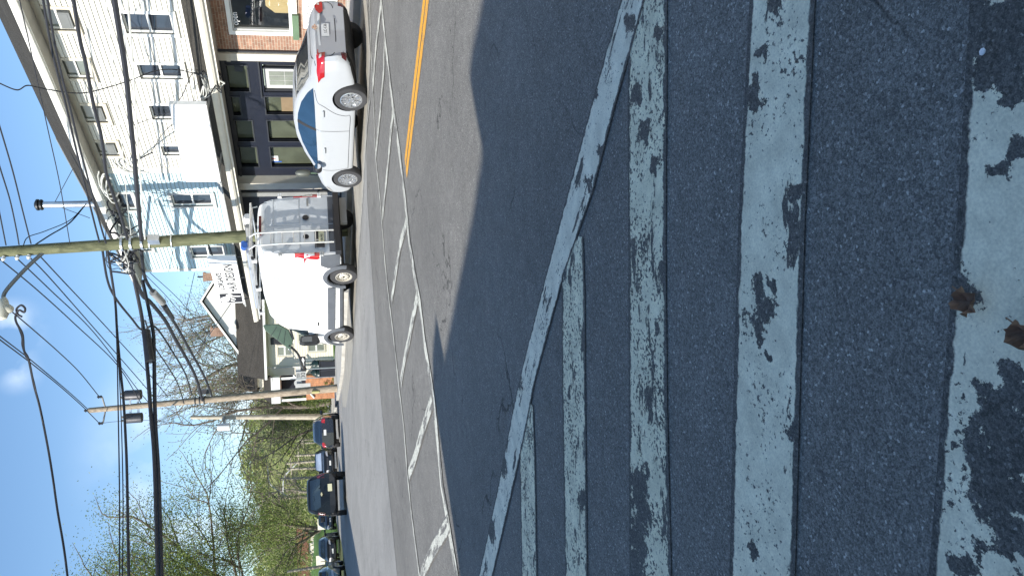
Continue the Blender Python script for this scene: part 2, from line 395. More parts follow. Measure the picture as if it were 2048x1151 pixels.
K['ltgrey'] = M('paint_light_grey', (.45, .46, .45), .6, var=.08)
K['stone_c'] = M('column_stone', (.52, .49, .42), .7, var=.08, bump=.2)
K['pane'] = glassy('window_pane', (.035, .042, .055))
K['pane_g'] = glassy('shop_pane', (.075, .085, .060), .05)
K['pane_l'] = glassy('curtained_pane', (.20, .22, .19), .08)
K['screen'] = M('insect_screen', (.16, .17, .17), .7)
K['clear'] = clear_glass('clear_glass', .16)
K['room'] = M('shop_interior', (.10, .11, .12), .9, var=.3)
K['tan'] = M('cardboard_tan', (.62, .42, .20), .8, var=.06)
K['meter'] = M('meter_grey', (.10, .11, .10), .5, .3)
K['sill_g'] = M('sill_green', (.105, .165, .10), .6)
K['counter'] = M('counter_wood', (.20, .145, .085), .6)
K['black'] = M('black_plastic', (.018, .019, .022), .45, var=.2)
K['ink'] = M('ink_black', (.02, .02, .025), .6)
K['rubber'] = M('tyre_rubber', (.035, .035, .037), .8, var=.2, bump=.2)
K['alloy'] = M('alloy_wheel', (.62, .63, .64), .28, .85, var=.05)
K['steelw'] = M('steel_wheel', (.60, .57, .50), .45, .5, var=.15)
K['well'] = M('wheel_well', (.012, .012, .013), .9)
K['silver'] = M('car_silver', (.40, .42, .44), .38, .10, var=.015, coat=.25)
K['vanwhite'] = M('van_white', (.82, .83, .82), .35, var=.02, coat=.4)
K['cladding'] = M('van_cladding', (.085, .095, .11), .6, var=.12)
K['carblack'] = M('car_black', (.007, .008, .010), .3, var=.05, coat=.35, spec=.3)
K['carnavy'] = M('car_navy', (.020, .026, .042), .28, .2, var=.05, coat=1.)
K['carteal'] = M('car_grey_green', (.20, .245, .25), .3, .4, var=.04, coat=1.)
K['carglass'] = glassy('car_glass', (.012, .020, .030), .03, 1.)
K['sideglass'] = glassy('car_side_glass', (.018, .045, .085), .05, .9)
K['sky_screen'] = glassy('windscreen_sky_sheen', (.26, .32, .42), .1)  # bluish silver colour stands for sky reflected in the glass
K['redlens'] = M('lens_red', (.36, .010, .014), .15, var=.15, coat=1.)
K['dkred'] = M('lens_dark_red', (.10, .006, .01), .2, coat=1.)
K['clearlens'] = M('lens_clear', (.62, .60, .58), .12, .3, var=.15, coat=1.)
K['chrome'] = M('chrome', (.75, .75, .74), .12, 1., var=.05)
K['gap'] = M('panel_gap', (.02, .02, .022), .8)
K['plate'] = M('number_plate', (.68, .69, .68), .5, var=.04)
K['plate_y'] = M('number_plate_pale', (.62, .60, .40), .5, var=.08)
K['alu'] = M('aluminium', (.72, .72, .70), .35, .7, var=.05)
K['galv'] = M('galvanised', (.50, .52, .55), .35, .8, var=.15)
K['cable'] = M('cable_black', (.016, .018, .024), .7)
K['cable_g'] = M('cable_grey', (.48, .49, .46), .6)
K['pole_m'] = polewood('pole_mossy', (.075, .085, .042), (.175, .178, .100))
K['pole_g'] = polewood('pole_grey', (.22, .175, .125), (.38, .32, .245))
K['pole_b'] = polewood('pole_pale', (.30, .265, .20), (.46, .42, .34))
K['can'] = M('transformer_grey', (.050, .050, .055), .45, .3, var=.15)
K['can_l'] = M('transformer_pale', (.60, .62, .62), .45, var=.08)
K['arm'] = M('lamp_arm', (.12, .135, .14), .45, .6)
K['lamp'] = M('lamp_cover', (.48, .47, .40), .5, var=.1)
K['signw'] = M('sign_white', (.82, .83, .82), .45, var=.02)
K['red'] = M('red_paint', (.5, .05, .03), .5)
K['blue'] = M('blue_plastic', (.03, .10, .36), .5)
K['green'] = M('green_metal', (.055, .095, .065), .5, var=.15)
K['bin'] = M('bin_plastic', (.016, .020, .030), .55, var=.2)
K['bag'] = M('bin_bag', (.014, .030, .026), .35, var=.2, bump=.5, bs=20)
K['bark'] = M('bark', (.15, .125, .10), .9, var=.3, vs=8, bump=.6, bs=30, stretch=(1,1,.3))
K['bark_l'] = M('bark_pale', (.19, .165, .135), .9, var=.3, vs=8)
K['leaf'] = leafmat('leaf_spring', [(.10,.15,.030), (.15,.21,.045), (.20,.26,.06), (.27,.29,.10)])
K['leaf_d'] = leafmat('leaf_shrub', [(.055,.090,.020), (.09,.13,.030), (.14,.18,.045), (.18,.20,.07)])
K['leaf_b'] = leafmat('leaf_bud', [(.17,.14,.10), (.17,.18,.08), (.22,.20,.13), (.26,.25,.12)])
K['leaf_y'] = leafmat('leaf_yellow', [(.55,.50,.16), (.62,.58,.30), (.45,.44,.12)])
K['leaf_h'] = leafmat('leaf_hill', [(.21,.24,.08), (.27,.28,.12), (.24,.31,.085), (.32,.37,.10), (.32,.32,.15), (.19,.24,.08)])
K['dryleaf'] = M('dry_leaf', (.21, .12, .075), .8, var=.3, vs=30)
K['pebble'] = M('pebble_white', (.75, .78, .82), .6)
K['stucco'] = M('stucco', (.42, .40, .36), .85, var=.1)

# ------------------------------------------------------------------ ground, roads, pavements
def sheet(name, pts, z, m, thick=0):
    mb = MB()
    if thick: mb.prism([(x, y, z-thick) for x, y in pts], (0, 0, thick))
    else: mb.add([(x, y, z) for x, y in pts], [tuple(range(len(pts)))])
    return tag(mb.build(name, m), kind='structure')
sheet('ground', [(-900,-900),(900,-900),(900,900),(-900,900)], -.05, K['ground'])
KERB = [(12.9,-40),(12.9,24),(13.25,30),(14.45,34.7),(16.2,41),(19,50.5),(24.5,66),(36,92),(60,140)]
LEFT = [(48,140),(26,92),(15.2,66),(10.2,50.5),(6.6,42),(3.5,36),(1.5,33),(-4,31),(-40,31)]
sheet('road', KERB+LEFT+[(-40,-40)], 0, K['road'])
sheet('road.001', [(12.9,7.2),(12.9,24),(13.25,30),(14.45,34.7),(16.2,41),(19,50.5),(24.5,66),(36,92),(60,140)]+LEFT+[(-40,12.9),(1.98,12.9),(3.28,13.1),(5.27,13.2),(7.4,12.95),(9.44,12.5),(11.0,11.2),(11.45,9.4),(11.6,7.2)], .004, K['road_old'])
sheet('road.002', [(10.42,9.5),(11.3,9.3),(12.9,9.3),(12.9,24),(13.25,30),(14.45,34.7),(13.2,34),(11.6,30),(10.55,24),(10.32,14)], .008, K['gutter'])
def offset_line(L, d):
    out = []
    for i, p in enumerate(L):
        a = Vector(L[max(i-1,0)]); b = Vector(L[min(i+1,len(L)-1)]); t = (b-a).normalized(); out.append((p[0]+t.y*d, p[1]-t.x*d))
    return out
sheet('sidewalk', offset_line(KERB,.16)+offset_line(KERB,2.5)[::-1], .14, K['concrete'], .2)
sheet('kerb', KERB+offset_line(KERB,.155)[::-1], .15, K['kerbstone'], .25)
sheet('lawn', [(15.3,33.5),(17.2,40),(19.5,48),(24,60),(45,60),(45,33)], .1, K['lawn'], .2)

# ------------------------------------------------------------------ painted markings
def marking(name, pts, m, z=.008, over=1.12):
    """pts: (x, y, half width) along the middle of a painted line"""
    mb = MB(); P = []; s = 0
    dense = []
    for (a, b) in zip(pts[:-1], pts[1:]):
        n = max(1, int((Vector(b[:2])-Vector(a[:2])).length/.4))
        dense += [tuple(a[k]+(b[k]-a[k])*i/n for k in range(3)) for i in range(n)]
    dense.append(pts[-1])
    off = random.random()*40
    for i, (x, y, hw) in enumerate(dense):
        a = Vector(dense[max(i-1,0)][:2]); b = Vector(dense[min(i+1,len(dense)-1)][:2]); t = (b-a).normalized(); n = Vector((t.y, -t.x))
        if i: s += (Vector(dense[i][:2])-Vector(dense[i-1][:2])).length
        for k in (-1, 1):
            q = Vector((x, y))+n*hw*over*k; mb.uv[len(mb.v)] = (s+off, k*over); mb.v.append(Vector((q.x, q.y, z)))
    for i in range(len(dense)-1): mb.f.append([2*i, 2*i+1, 2*i+3, 2*i+2]); mb.mi.append(0)
    return tag(mb.build(name, m), kind='structure')
def edge_line(name, rows, m, z=.004):
    """rows: (photo y, left x, right x) -> both edges met with the road"""
    pts = []
    for y, x0, x1 in rows:
        a, b = G(x0, y), G(x1, y)
        pts.append((a, b))
    out = []
    for i, (a, b) in enumerate(pts):
        c = (a+b)/2; j, k = max(i-1,0), min(i+1,len(pts)-1)
        t = ((pts[k][0]+pts[k][1])-(pts[j][0]+pts[j][1])).normalized(); n = Vector((t.y,-t.x,0))
        out.append((c.x, c.y, abs((b-a).dot(n))/2))
    return marking(name, out, m, z)
edge_line('road_marking', [(-700,1445,1489),(0,1247,1290),(187,1194,1237),(347,1150,1196),(517,1104,1137),(734,1048,1077),(839,1025,1056),(1000,993,1020),(1151,960,985),(1400,905,927)], K['white_near'], .006)
edge_line('road_marking', [(-160,1264,1334),(60,1262,1331),(174,1261,1331),(500,1262,1329),(800,1263,1332),(1151,1265,1340),(1500,1268,1352)], K['white_near2'])
edge_line('road_marking', [(470,1133,1166),(585,1127,1169),(800,1128,1170),(1151,1134,1174),(1500,1140,1180)], K['white_near2'])
edge_line('road_marking', [(800,1046,1067),(900,1042,1070),(1151,1046,1074),(1400,1050,1078)], K['white_near2'])
edge_line('road_marking', [(-800,1572,1692),(0,1508,1624),(450,1485,1604),(800,1475,1594),(1151,1467,1585),(1500,1455,1570)], K['white_big'])
edge_line('road_marking', [(-800,2002,2275),(0,1956,2220),(450,1930,2190),(800,1900,2150),(1151,1872,2110),(1400,1850,2080)], K['white_big'])
# crosswalk across the street: two bars and the slanted strokes between them
N1 = [(0,740),(70,742),(181,747),(313,752),(400,761),(528,771),(608,780),(664,787),(775,799),(855,808.6),(946,815.5),(1015,822.5),(1098,833),(1151,840),(1500,880)]
M1 = [(-40,760),(0,763),(83,771),(215,787),(313,801),(400,811),(487,820),(549,830),(608,841),(678,849),(751,861),(803,869),(866,875),(973,885),(1029,895),(1074,902),(1151,915),(1500,965)]
def row(L, hw): return [(*G(x, y).xy, hw) for y, x in L]
marking('road_marking', row([(-80,738.5)]+N1[1:], .048), K['white_far'], .008)
marking('road_marking', row(M1, .08), K['white_far'], .008)
for q in ([(0,764),(60,757),(104,752),(181,746.5)], [(83,770),(139,769),(208,763),(313,752.5)], [(225,787),(264,783),(330,777),(382,771.5),(433,766)],
          [(445,814),(487,802),(550,792),(600,784.5)], [(590,837),(636,827),(685,818),(723,809),(765,803)], [(800,866),(855,848),(918,830),(950,818.5)],
          [(1045,899),(1098,868),(1140,848),(1190,838)]):
    marking('road_marking', row(q, .08), K['white_far'], .011)
ya, yb = G(848,0), G(806,374)
for dx in (-.088, .088):
    marking('road_marking', [(6.16+dx-.25*0, 3.0, .072), (5.98+dx, 5.0, .072), (5.86+dx, 7.15, .068)], K['yellow'], .004)
marking('road_marking', row([(200,740),(290,732),(400,726),(560,714),(678,707),(751,703.5)], .05), K['seam'], .012)

# ------------------------------------------------------------------ commercial row: brick shop, white and blue clapboard above
XW = 15.4; YEND = 24.6; YBEG = 3.0; YMID = 18.75
bld = empty('commercial_building', (XW, 14, 0), 'long two storey row with white and light blue clapboard over dark storefronts', 'building')
def holes_wall(mb, y0, y1, z0, z1, holes, X, lap=0, th=.18, m=0):
    """a facade on the plane X with real openings; LAP > 0 gives clapboards of that height"""
    ys = sorted({y0, y1, *[h[0] for h in holes], *[h[1] for h in holes]}); ys = [y for y in ys if y0 <= y <= y1]
    zs = {z0, z1, *[h[2] for h in holes], *[h[3] for h in holes]}
    if lap:
        k = z0
        while k < z1: zs.add(round(k, 5)); k += lap
    zs = sorted(z for z in zs if z0 <= z <= z1)
    zs = [z for i, z in enumerate(zs) if i == 0 or z-zs[i-1] > 1e-4]
    for a, b in zip(ys[:-1], ys[1:]):
        for c, d in zip(zs[:-1], zs[1:]):
            my, mz = (a+b)/2, (c+d)/2
            if any(h[0] < my < h[1] and h[2] < mz < h[3] for h in holes): continue
            if lap:
                r = math.floor((mz-z0)/lap); f0 = 1-(c-z0-r*lap)/lap; f1 = 1-(d-z0-r*lap)/lap
                xa, xb = X-.032*f0-.003, X-.032*max(f1,0)-.003
                mb.quad((xa,a,c),(xb,a,d),(xb,b,d),(xa,b,c), m=m)
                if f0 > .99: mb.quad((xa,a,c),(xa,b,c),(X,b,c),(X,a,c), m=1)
            else: mb.quad((X,a,c),(X,a,d),(X,b,d),(X,b,c), m=m)
    for a, b, c, d in holes:
        mb.quad((X-.01,a,c),(X-.01,b,c),(X+th,b,c),(X+th,a,c), m=m); mb.quad((X-.01,a,d),(X+th,a,d),(X+th,b,d),(X-.01,b,d), m=m)
        mb.quad((X-.01,a,c),(X+th,a,c),(X+th,a,d),(X-.01,a,d), m=m); mb.quad((X-.01,b,c),(X-.01,b,d),(X+th,b,d),(X+th,b,c), m=m)
def frame_mb(X, y0, y1, z0, z1, wd, t0, t1, mb=None):
    mb = mb or MB()
    mb.box((X-t0, y0-wd, z1), (X+t1, y1+wd, z1+wd)); mb.box((X-t0, y0-wd, z0-wd), (X+t1, y1+wd, z0))
    mb.box((X-t0+.002, y0-wd, z0), (X+t1, y0, z1)); mb.box((X-t0+.002, y1, z0), (X+t1, y1+wd, z1))
    return mb
wins = []
def window(y0, y1, z0, z1, kind, casing=.085, par=bld, X=XW):
    fm, gm, sm = {'white': (K['trim_w'], K['pane'], K['trim_w']), 'tan': (K['trim_tan'], K['pane_l'], K['trim_w']), 'grey': (K['ltgrey'], K['pane'], K['trim_w'])}[kind]
    wobj = frame_mb(X, y0, y1, z0, z1, casing, .045, .02).box((X-.085, y0-casing-.03, z0-casing-.03), (X+.01, y1+casing+.03, z0-casing+.005)).build('window', fm, par)
    zm = (z0+z1)/2
    s = frame_mb(X, y0+.045, y1-.045, z0+.045, z1-.045, .044, -.045, .075)
    s.box((X+.05, y0+.045, zm-.028), (X+.085, y1-.045, zm+.028)); s.build('sash', sm, wobj)
    p = MB(); p.quad((X+.09,y0,z0),(X+.09,y0,z1),(X+.09,y1,z1),(X+.09,y1,z0)); p.build('pane', gm, wobj)
    if kind == 'tan':
        c = MB(); c.box((X+.084, y0+.1, zm+.03), (X+.088, y1-.1, z1-.12)); c.build('blind', K['ltgrey'], wobj)
        if random.random() < .8:
            a = MB(); a.box((X-.05, y0+.08, z0+.05), (X+.07, y1-.08, zm-.05)); a.box((X-.056, y0+.12, z0+.1), (X-.05, y1-.12, zm-.1)); a.build('air_conditioner' if random.random() < .0 else 'screen', K['screen'], wobj)
    return wobj
W2 = [(12.86,13.47,4.36,5.50),(14.47,14.98,4.40,5.48),(15.95,16.52,4.40,5.48),(17.63,18.06,4.42,5.48),(11.2,11.8,4.36,5.5),(9.6,10.2,4.36,5.5)]
W3 = [(12.80,13.43,6.62,7.36),(14.38,15.0,6.66,7.36),(15.98,16.64,6.68,7.36),(17.47,18.06,6.70,7.36),(11.2,11.8,6.62,7.36),(9.6,10.2,6.62,7.36)]
B2 = [(19.98,20.62,4.36,5.62),(23.05,23.75,4.36,5.50)]
B3 = [(19.90,20.78,6.80,7.30),(22.3,23.2,6.80,7.30)]
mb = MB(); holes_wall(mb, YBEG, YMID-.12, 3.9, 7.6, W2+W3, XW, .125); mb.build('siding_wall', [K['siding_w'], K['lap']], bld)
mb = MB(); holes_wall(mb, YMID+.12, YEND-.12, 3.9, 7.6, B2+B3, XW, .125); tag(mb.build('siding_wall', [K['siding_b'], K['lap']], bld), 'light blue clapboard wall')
for h in W2: window(*h, 'white')
for h in W3: window(*h, 'tan')
for h in B2+B3: window(*h, 'grey')
mb = MB()
for a, b in ((YMID-.12, YMID+.12), (YEND-.12, YEND+.03)): MB().box((XW-.04, a, 3.9), (XW+.05, b, 7.5)).build('corner_board', K['trim_c'], bld)
mb = MB()   # end wall of the blue part, with its gable
mb.quad((XW,YEND,0),(22.2,YEND,0),(22.2,YEND,7.5),(XW,YEND,7.5)); mb.add([(XW,YEND,7.5),(22.2,YEND,7.5),(20.8,YEND,10.6)], [(0,1,2)])
mb.build('end_wall', K['siding_b'], bld)
XE, YR = 14.8, 24.75     # outer edge of the eave, end of the roof
RX, RZ = 22.0, 11.28
mb = MB(); mb.prism([(XE-.02,YBEG,7.60),(RX,YBEG,RZ),(RX+6,YBEG,7.9),(RX+6,YBEG,7.8),(RX,YBEG,RZ-.12),(XE-.02,YBEG,7.50)], (0,YR-YBEG,0))
mb.build('roof', K['shingle'], bld)
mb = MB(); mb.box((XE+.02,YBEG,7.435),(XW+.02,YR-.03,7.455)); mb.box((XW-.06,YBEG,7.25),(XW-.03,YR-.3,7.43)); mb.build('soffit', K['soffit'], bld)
mb = MB(); mb.prism([(XE-.13,YBEG,7.60),(XE-.02,YBEG,7.60),(XE-.02,YBEG,7.44),(XE-.08,YBEG,7.44),(XE-.125,YBEG,7.50)], (0,YR-YBEG,0))
mb.box((XE-.018,YBEG,7.42),(XE+.018,YR,7.49)); mb.build('gutter', K['trim_w'], bld)
mb = MB(); t = Vector((RX-XE, 0, RZ-7.6)).normalized()
mb.prism([(XE-.1,YR,7.42),(RX,YR,RZ-.14),(RX,YR,RZ+.03),(XE-.1,YR,7.60)], (0,.04,0)); mb.build('rake_board', K['trim_c'], bld)
# long sloped porch roof over the pavement, with its gutter
PE, PY1 = 14.55, 27.2
mb = MB(); mb.prism([(PE,YBEG,3.55),(XW-.03,YBEG,4.06),(XW-.03,YBEG,3.96),(PE,YBEG,3.46)], (0,PY1-YBEG,0)); mb.build('porch_roof', K['shingle'], bld)
mb = MB(); mb.prism([(PE-.12,YBEG,3.60),(PE-.002,YBEG,3.60),(PE-.002,YBEG,3.43),(PE-.07,YBEG,3.43),(PE-.115,YBEG,3.49)], (0,PY1-YBEG,0))
mb.box((PE+.0,YBEG,3.36),(PE+.04,PY1,3.46)); mb.box((PE+.05,PY1-.05,3.36),(XW-.03,PY1-.01,3.5)); mb.build('porch_gutter', K['trim_c'], bld)
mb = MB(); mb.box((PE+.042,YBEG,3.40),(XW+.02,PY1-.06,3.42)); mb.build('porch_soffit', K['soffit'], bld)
mb = MB()   # a flashing of ribbed metal lying on the porch roof below the blue wall
for i in range(3): mb.tube([(XW-.12-.1*i, 19.0, 4.04-.06*i), (XW-.12-.1*i, 27, 4.04-.06*i)], .035)
mb.build('roof_pipe', K['ltgrey'], bld)
# brick shop front
WB = (11.1, 13.42, 1.5, 3.05)
mb = MB(); holes_wall(mb, YBEG, 13.92, 0, 3.41, [WB], XW, 0, .22); mb.build('brick_wall', K['brick'], bld)
y0, y1, z0, z1 = WB
sw = frame_mb(XW, y0+.03, y1-.10, z0+.02, z1-.10, .10, .03, .06).build('shop_window', K['trim_w'], bld)
frame_mb(XW, y0+.06, y1-.14, z0+.05, z1-.14, .035, -.03, .10).build('sash', K['ltgrey'], sw)
mb = MB(); mb.quad((XW+.1,y0,z0),(XW+.1,y0,z1),(XW+.1,y1-.1,z1),(XW+.1,y1-.1,z0)); mb.build('pane', K['clear'], sw)
text_mb('open', .215, (XW+.094, WX(471,56,XW).y, WX(477,45,XW).z+.02), (0,-1,0), (0,0,1), .002, .92).build('lettering', K['signw'], sw)
mb = MB(); mb.box((XW-.10, 12.72, z0-.19), (XW+.02, y1+.06, z0-.03)); mb.build('sill', K['sill_g'], sw)
mb = MB(); mb.box((XW-.06, y0, z0-.16), (XW+.02, 12.70, z0-.02)); tag(mb.build('sill', K['trim_c'], sw), 'cream painted window sill')
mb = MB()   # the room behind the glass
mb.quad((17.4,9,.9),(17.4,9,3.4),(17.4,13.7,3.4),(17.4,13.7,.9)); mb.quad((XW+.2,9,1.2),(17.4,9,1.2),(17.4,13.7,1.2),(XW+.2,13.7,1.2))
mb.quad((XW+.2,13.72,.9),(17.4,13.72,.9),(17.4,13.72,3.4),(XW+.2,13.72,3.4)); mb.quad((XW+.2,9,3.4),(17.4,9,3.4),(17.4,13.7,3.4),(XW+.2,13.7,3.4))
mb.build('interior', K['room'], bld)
# dark timber storefront with door and glazed bays
def YZ(x, y, X=XW): p = WX(x, y, X); return p.y, p.z
def rect(x0, x1, y0, y1, X=XW):
    c = [WX(a, b, X) for a in (x0, x1) for b in (y0, y1)]
    return min((c[0].y+c[2].y)/2, (c[1].y+c[3].y)/2), max((c[0].y+c[2].y)/2, (c[1].y+c[3].y)/2), (c[2].z+c[3].z)/2, (c[0].z+c[1].z)/2
S0, S1 = 14.24, 19.05
bays = {'transom': [rect(455,496,130,181), rect(462,480,193,229), rect(473,506,240,281), rect(479,515,293,332)],
        'door': rect(519,640,129,184), 'bay': [rect(494,640,193,227), rect(527,640,240,281), rect(534,640,293,332)]}
ts = [(a,b,max(c,2.55),min(d,3.25)) for a,b,c,d in bays['transom']]
zt = 2.33
dr = bays['door']; dh = (dr[0], dr[1], .32, zt)
bs = [(a,b,.75,zt) for a,b,c,d in bays['bay']]
mb = MB(); holes_wall(mb, S0, S1, 0, 3.41, ts+[dh]+bs, XW-.02, 0, .25); mb.build('storefront', K['navy'], bld)
mb = MB()
mb.box((XW-.075, S0, zt+.06), (XW-.022, 15.6, zt+.10)); mb.box((XW-.06, S0, 3.28), (XW-.022, S1, 3.36))
for a, b, c, d in bs+ts: frame_mb(XW-.02, a, b, c, d, .035, .018, .02, mb)
mb.build('storefront_trim', K['dkgrey'], bld)
for i, (a, b, c, d) in enumerate(ts):
    o = frame_mb(XW, a, b, c, d, .03, -.06, .12).build('transom_window', K['navy'], bld)
    q = MB(); q.quad((XW+.11,a,c),(XW+.11,a,d),(XW+.11,b,d),(XW+.11,b,c)); q.build('pane', K['pane_g'], o)
    if i == 0:
        q = MB(); q.box((XW+.07, a+.12, c+.12), (XW+.105, a+.30, d-.2)); q.build('fan_box', K['dkgrey'], o)
for i, (a, b, c, d) in enumerate(bs):
    o = frame_mb(XW, a, b, c, d, .05, -.05, .12).build('storefront_window', K['dkgrey'], bld)
    q = MB(); q.quad((XW+.11,a,c),(XW+.11,a,d),(XW+.11,b,d),(XW+.11,b,c)); q.build('pane', K['pane_g'], o)
    if i == 0: q = MB(); q.box((XW+.07,a+.02,c), (XW+.10,b-.02,1.9)); q.build('counter', K['counter'], o)
    if i == 2:
        p0, p1 = YZ(541,327), YZ(556,317)
        q = MB(); q.box((XW+.10,p1[0],p1[1]),(XW+.106,p0[0],p0[1])); po = q.build('poster', K['signw'], o)
        q = MB(); q.box((XW+.096,p1[0]+.10,(p0[1]+p1[1])/2-.06),(XW+.099,p0[0]-.10,(p0[1]+p1[1])/2+.06))
        tag(q.build('poster', K['red'], o), 'red mark in the middle of the white poster')
        q = MB(); q.box((XW+.10,p0[0]+.005,p1[1]-.1),(XW+.104,p0[0]+.06,p0[1]-.02)); tag(q.build('poster', K['blue'], o), 'thin blue strip beside the poster')
a, b, c, d = dh
door = MB().box((XW+.10,a+.16,c),(XW+.15,b-.02,d-.03)).build('door', K['ltgrey'], bld)
frame_mb(XW, a+.2, b-.04, c, d-.02, .04, -.03, .12).build('frame', K['dkgrey'], door)
q = MB()
for i in range(3):
    for j in range(2):
        w_ = (b-a-.5)/3; q.box((XW+.085, a+.34+i*w_+.012, 1.35+j*.42), (XW+.098, a+.34+(i+1)*w_-.012, 1.35+j*.42+.40))
q.build('lite', K['pane_l'], door)
q = MB(); q.lathe((XW+.1,a+.24,1.28),(-1,0,0),[(.032,0),(.032,.05),(.0,.06)],12); q.lathe((XW+.1,a+.24,1.48),(-1,0,0),[(.03,0),(.03,.03),(0,.035)],12); q.build('handle', K['black'], door)
mb = MB(); mb.box((XW-.10,13.98,.1),(XW+.02,14.22,3.41)); mb.box((XW-.12,13.97,3.1),(XW+.02,14.23,3.2)); mb.build('column', K['stone_c'], bld)
mb = MB(); mb.box((XW-.05,13.93,.1),(XW+.02,13.975,3.4)); mb.build('drainpipe', K['dkgrey'], bld)
mb = MB(); mb.box((XW-.30,19.10,.1),(XW+.02,19.42,3.41)); mb.build('column', K['stone_c'], bld)
mb = MB(); mb.box((XW+.0,19.43,0),(XW+.1,27.1,3.41)); mb.box((XW-.02,20.4,.2),(XW-.002,21.4,2.3)); mb.box((XW-.02,22.2,.9),(XW-.002,24.2,2.4)); mb.build('storefront', K['navy'], bld)
mb = MB(); mb.box((XW-.06,19.9,.2),(XW-.004,20.1,3.4)); mb.box((XW-.06,21.6,.2),(XW-.004,21.75,3.4)); mb.build('storefront_trim', K['grey'], bld)
# metal flue on the roof with its brick stub and guy wires
f0, f1 = D(178,408,27.2), D(92,410,27.2)
fx, fy = f0.x, f0.y
fl = MB().lathe((fx,fy,8.2),(0,0,1),[(.125,0),(.125,f1.z-8.2),],16).build('flue_pipe', K['galv'], bld, smooth=True)
MB().lathe((fx,fy,f1.z-.02),(0,0,1),[(.13,0),(.2,.05),(.2,.10),(.14,.11),(.14,.16),(.21,.17),(.21,.23),(.1,.30),(0,.31)],16).build('cap', K['black'], fl, smooth=True)
MB().tube([(fx,fy,f1.z-.35),D(146,337,26.5)],.012,5).tube([(fx,fy,f1.z-.35),D(180,436,27.4)],.012,5).build('guy_wire', K['cable'], fl)
MB().box((fx-.22,fy-.2,7.9),(fx+.3,fy+.75,8.55)).build('chimney', K['brick'], bld)

# signs fixed on the porch roof and the brick wall
def LX(px, py, X): return WX(px, py, X)
sg = empty('shop_sign', (14.55, 24.1, 3.62), "white hair design shop sign with black emblem standing on the porch roof", 'shop sign')
SY0, SY1, SZ0, SZ1, SX = 22.43, 25.78, 3.83, 4.79, 14.55
MB().box((SX,SY0,SZ0),(SX+.05,SY1,SZ1)).build('panel', K['signw'], sg, bevel=.004)
MB().tube([(SX+.06,22.7,4.6),(XW+.1,22.3,4.9)],.03).tube([(SX+.06,25.5,4.5),(XW+.4,25.5,4.0)],.03).tube([(SX+.06,24,3.85),(SX+.1,24,3.5)],.03).tube([(SX+.06,22.6,3.85),(SX+.1,22.6,3.5)],.03).tube([(SX+.06,25.6,3.85),(SX+.1,25.6,3.5)],.03).build('bracket', K['black'], sg)
text_mb("LORGAN'S", .27, (SX-.004,24.72,4.46), (0,-1,0), (0,0,1), .003, .88, .15, 1.05, .008).build('lettering', K['ink'], sg)
text_mb("HAIR DESIGN", .44, (SX-.004,24.93,4.02), (0,-1,0), (0,0,1), .003, .70, 0, 1.07, .010).build('lettering', K['ink'], sg)
MB().box((SX-.006,25.03,SZ0+.07),(SX-.001,SY1-.06,SZ1-.09)).build('emblem', K['ink'], sg)
# the white figure on the emblem: a bowed crown of hair, a neck and a flowing lower shape
def blob(mb, pts, X, th=.004):
    P = smoothpath([(X, a, b) for a, b in pts]+[(X, *pts[0])], 5)[:-1]
    mb.prism(P, (-th,0,0))
eb = MB()
ey = lambda u: SY1-.06-u*.69; ez = lambda v: SZ0+.07+v*.80
blob(eb, [(ey(a),ez(b)) for a,b in [(.06,.92),(.30,.99),(.56,.93),(.66,.78),(.60,.62),(.48,.55),(.40,.60),(.30,.56),(.24,.66),(.14,.62),(.10,.74),(.03,.80)]], SX-.006)
blob(eb, [(ey(a),ez(b)) for a,b in [(.62,.64),(.78,.72),(.92,.62),(.95,.50),(.84,.42),(.70,.44),(.60,.52)]], SX-.006)
blob(eb, [(ey(a),ez(b)) for a,b in [(.66,.44),(.76,.43),(.74,.28),(.70,.08),(.66,.03),(.63,.10),(.64,.28)]], SX-.006)
blob(eb, [(ey(a),ez(b)) for a,b in [(.44,.52),(.58,.50),(.50,.38),(.36,.30),(.30,.34),(.40,.42)]], SX-.006)
blob(eb, [(ey(a),ez(b)) for a,b in [(.20,.54),(.28,.52),(.24,.42),(.14,.36),(.12,.42)]], SX-.006)
eb.build('emblem', K['signw'], sg)
bx = empty('blank_sign', (14.2,16.0,3.65), 'large blank white sign panel on the porch roof beneath the upper windows', 'sign panel')
q = [(13.95,14.45,3.69),(13.95,17.55,3.71),(13.95,17.55,4.68),(13.95,14.45,4.60)]
MB().prism(q,(.14,0,0)).build('panel', K['signw'], bx, bevel=.01)
MB().prism([(14.0,17.56,4.4),(14.75,17.75,3.75),(14.0,17.56,3.73)],(0,.05,0)).build('end_panel', K['ltgrey'], bx)
MB().tube([(14.08,14.8,3.72),(14.75,14.8,3.66)],.03).tube([(14.08,17.2,3.72),(14.75,17.2,3.66)],.03).build('bracket', K['grey'], bx)
ws = empty('wall_sign', (XW-.05,11.8,.6), 'white sign with grey lettering on the brick wall below the shop window', 'wall sign')
MB().box((XW-.045,10.9,.35),(XW-.004,13.15,1.20)).build('panel', K['signw'], ws)
text_mb("'S LAVERINGS", .19, (XW-.049,13.02,.98), (0,-1,0), (0,0,1), .002, 1.0, .1).build('lettering', K['grey'], ws)
text_mb("ARTWORKS GIFTS", .14, (XW-.049,13.02,.78), (0,-1,0), (0,0,1), .002, 1.0, .1).build('lettering', K['grey'], ws)
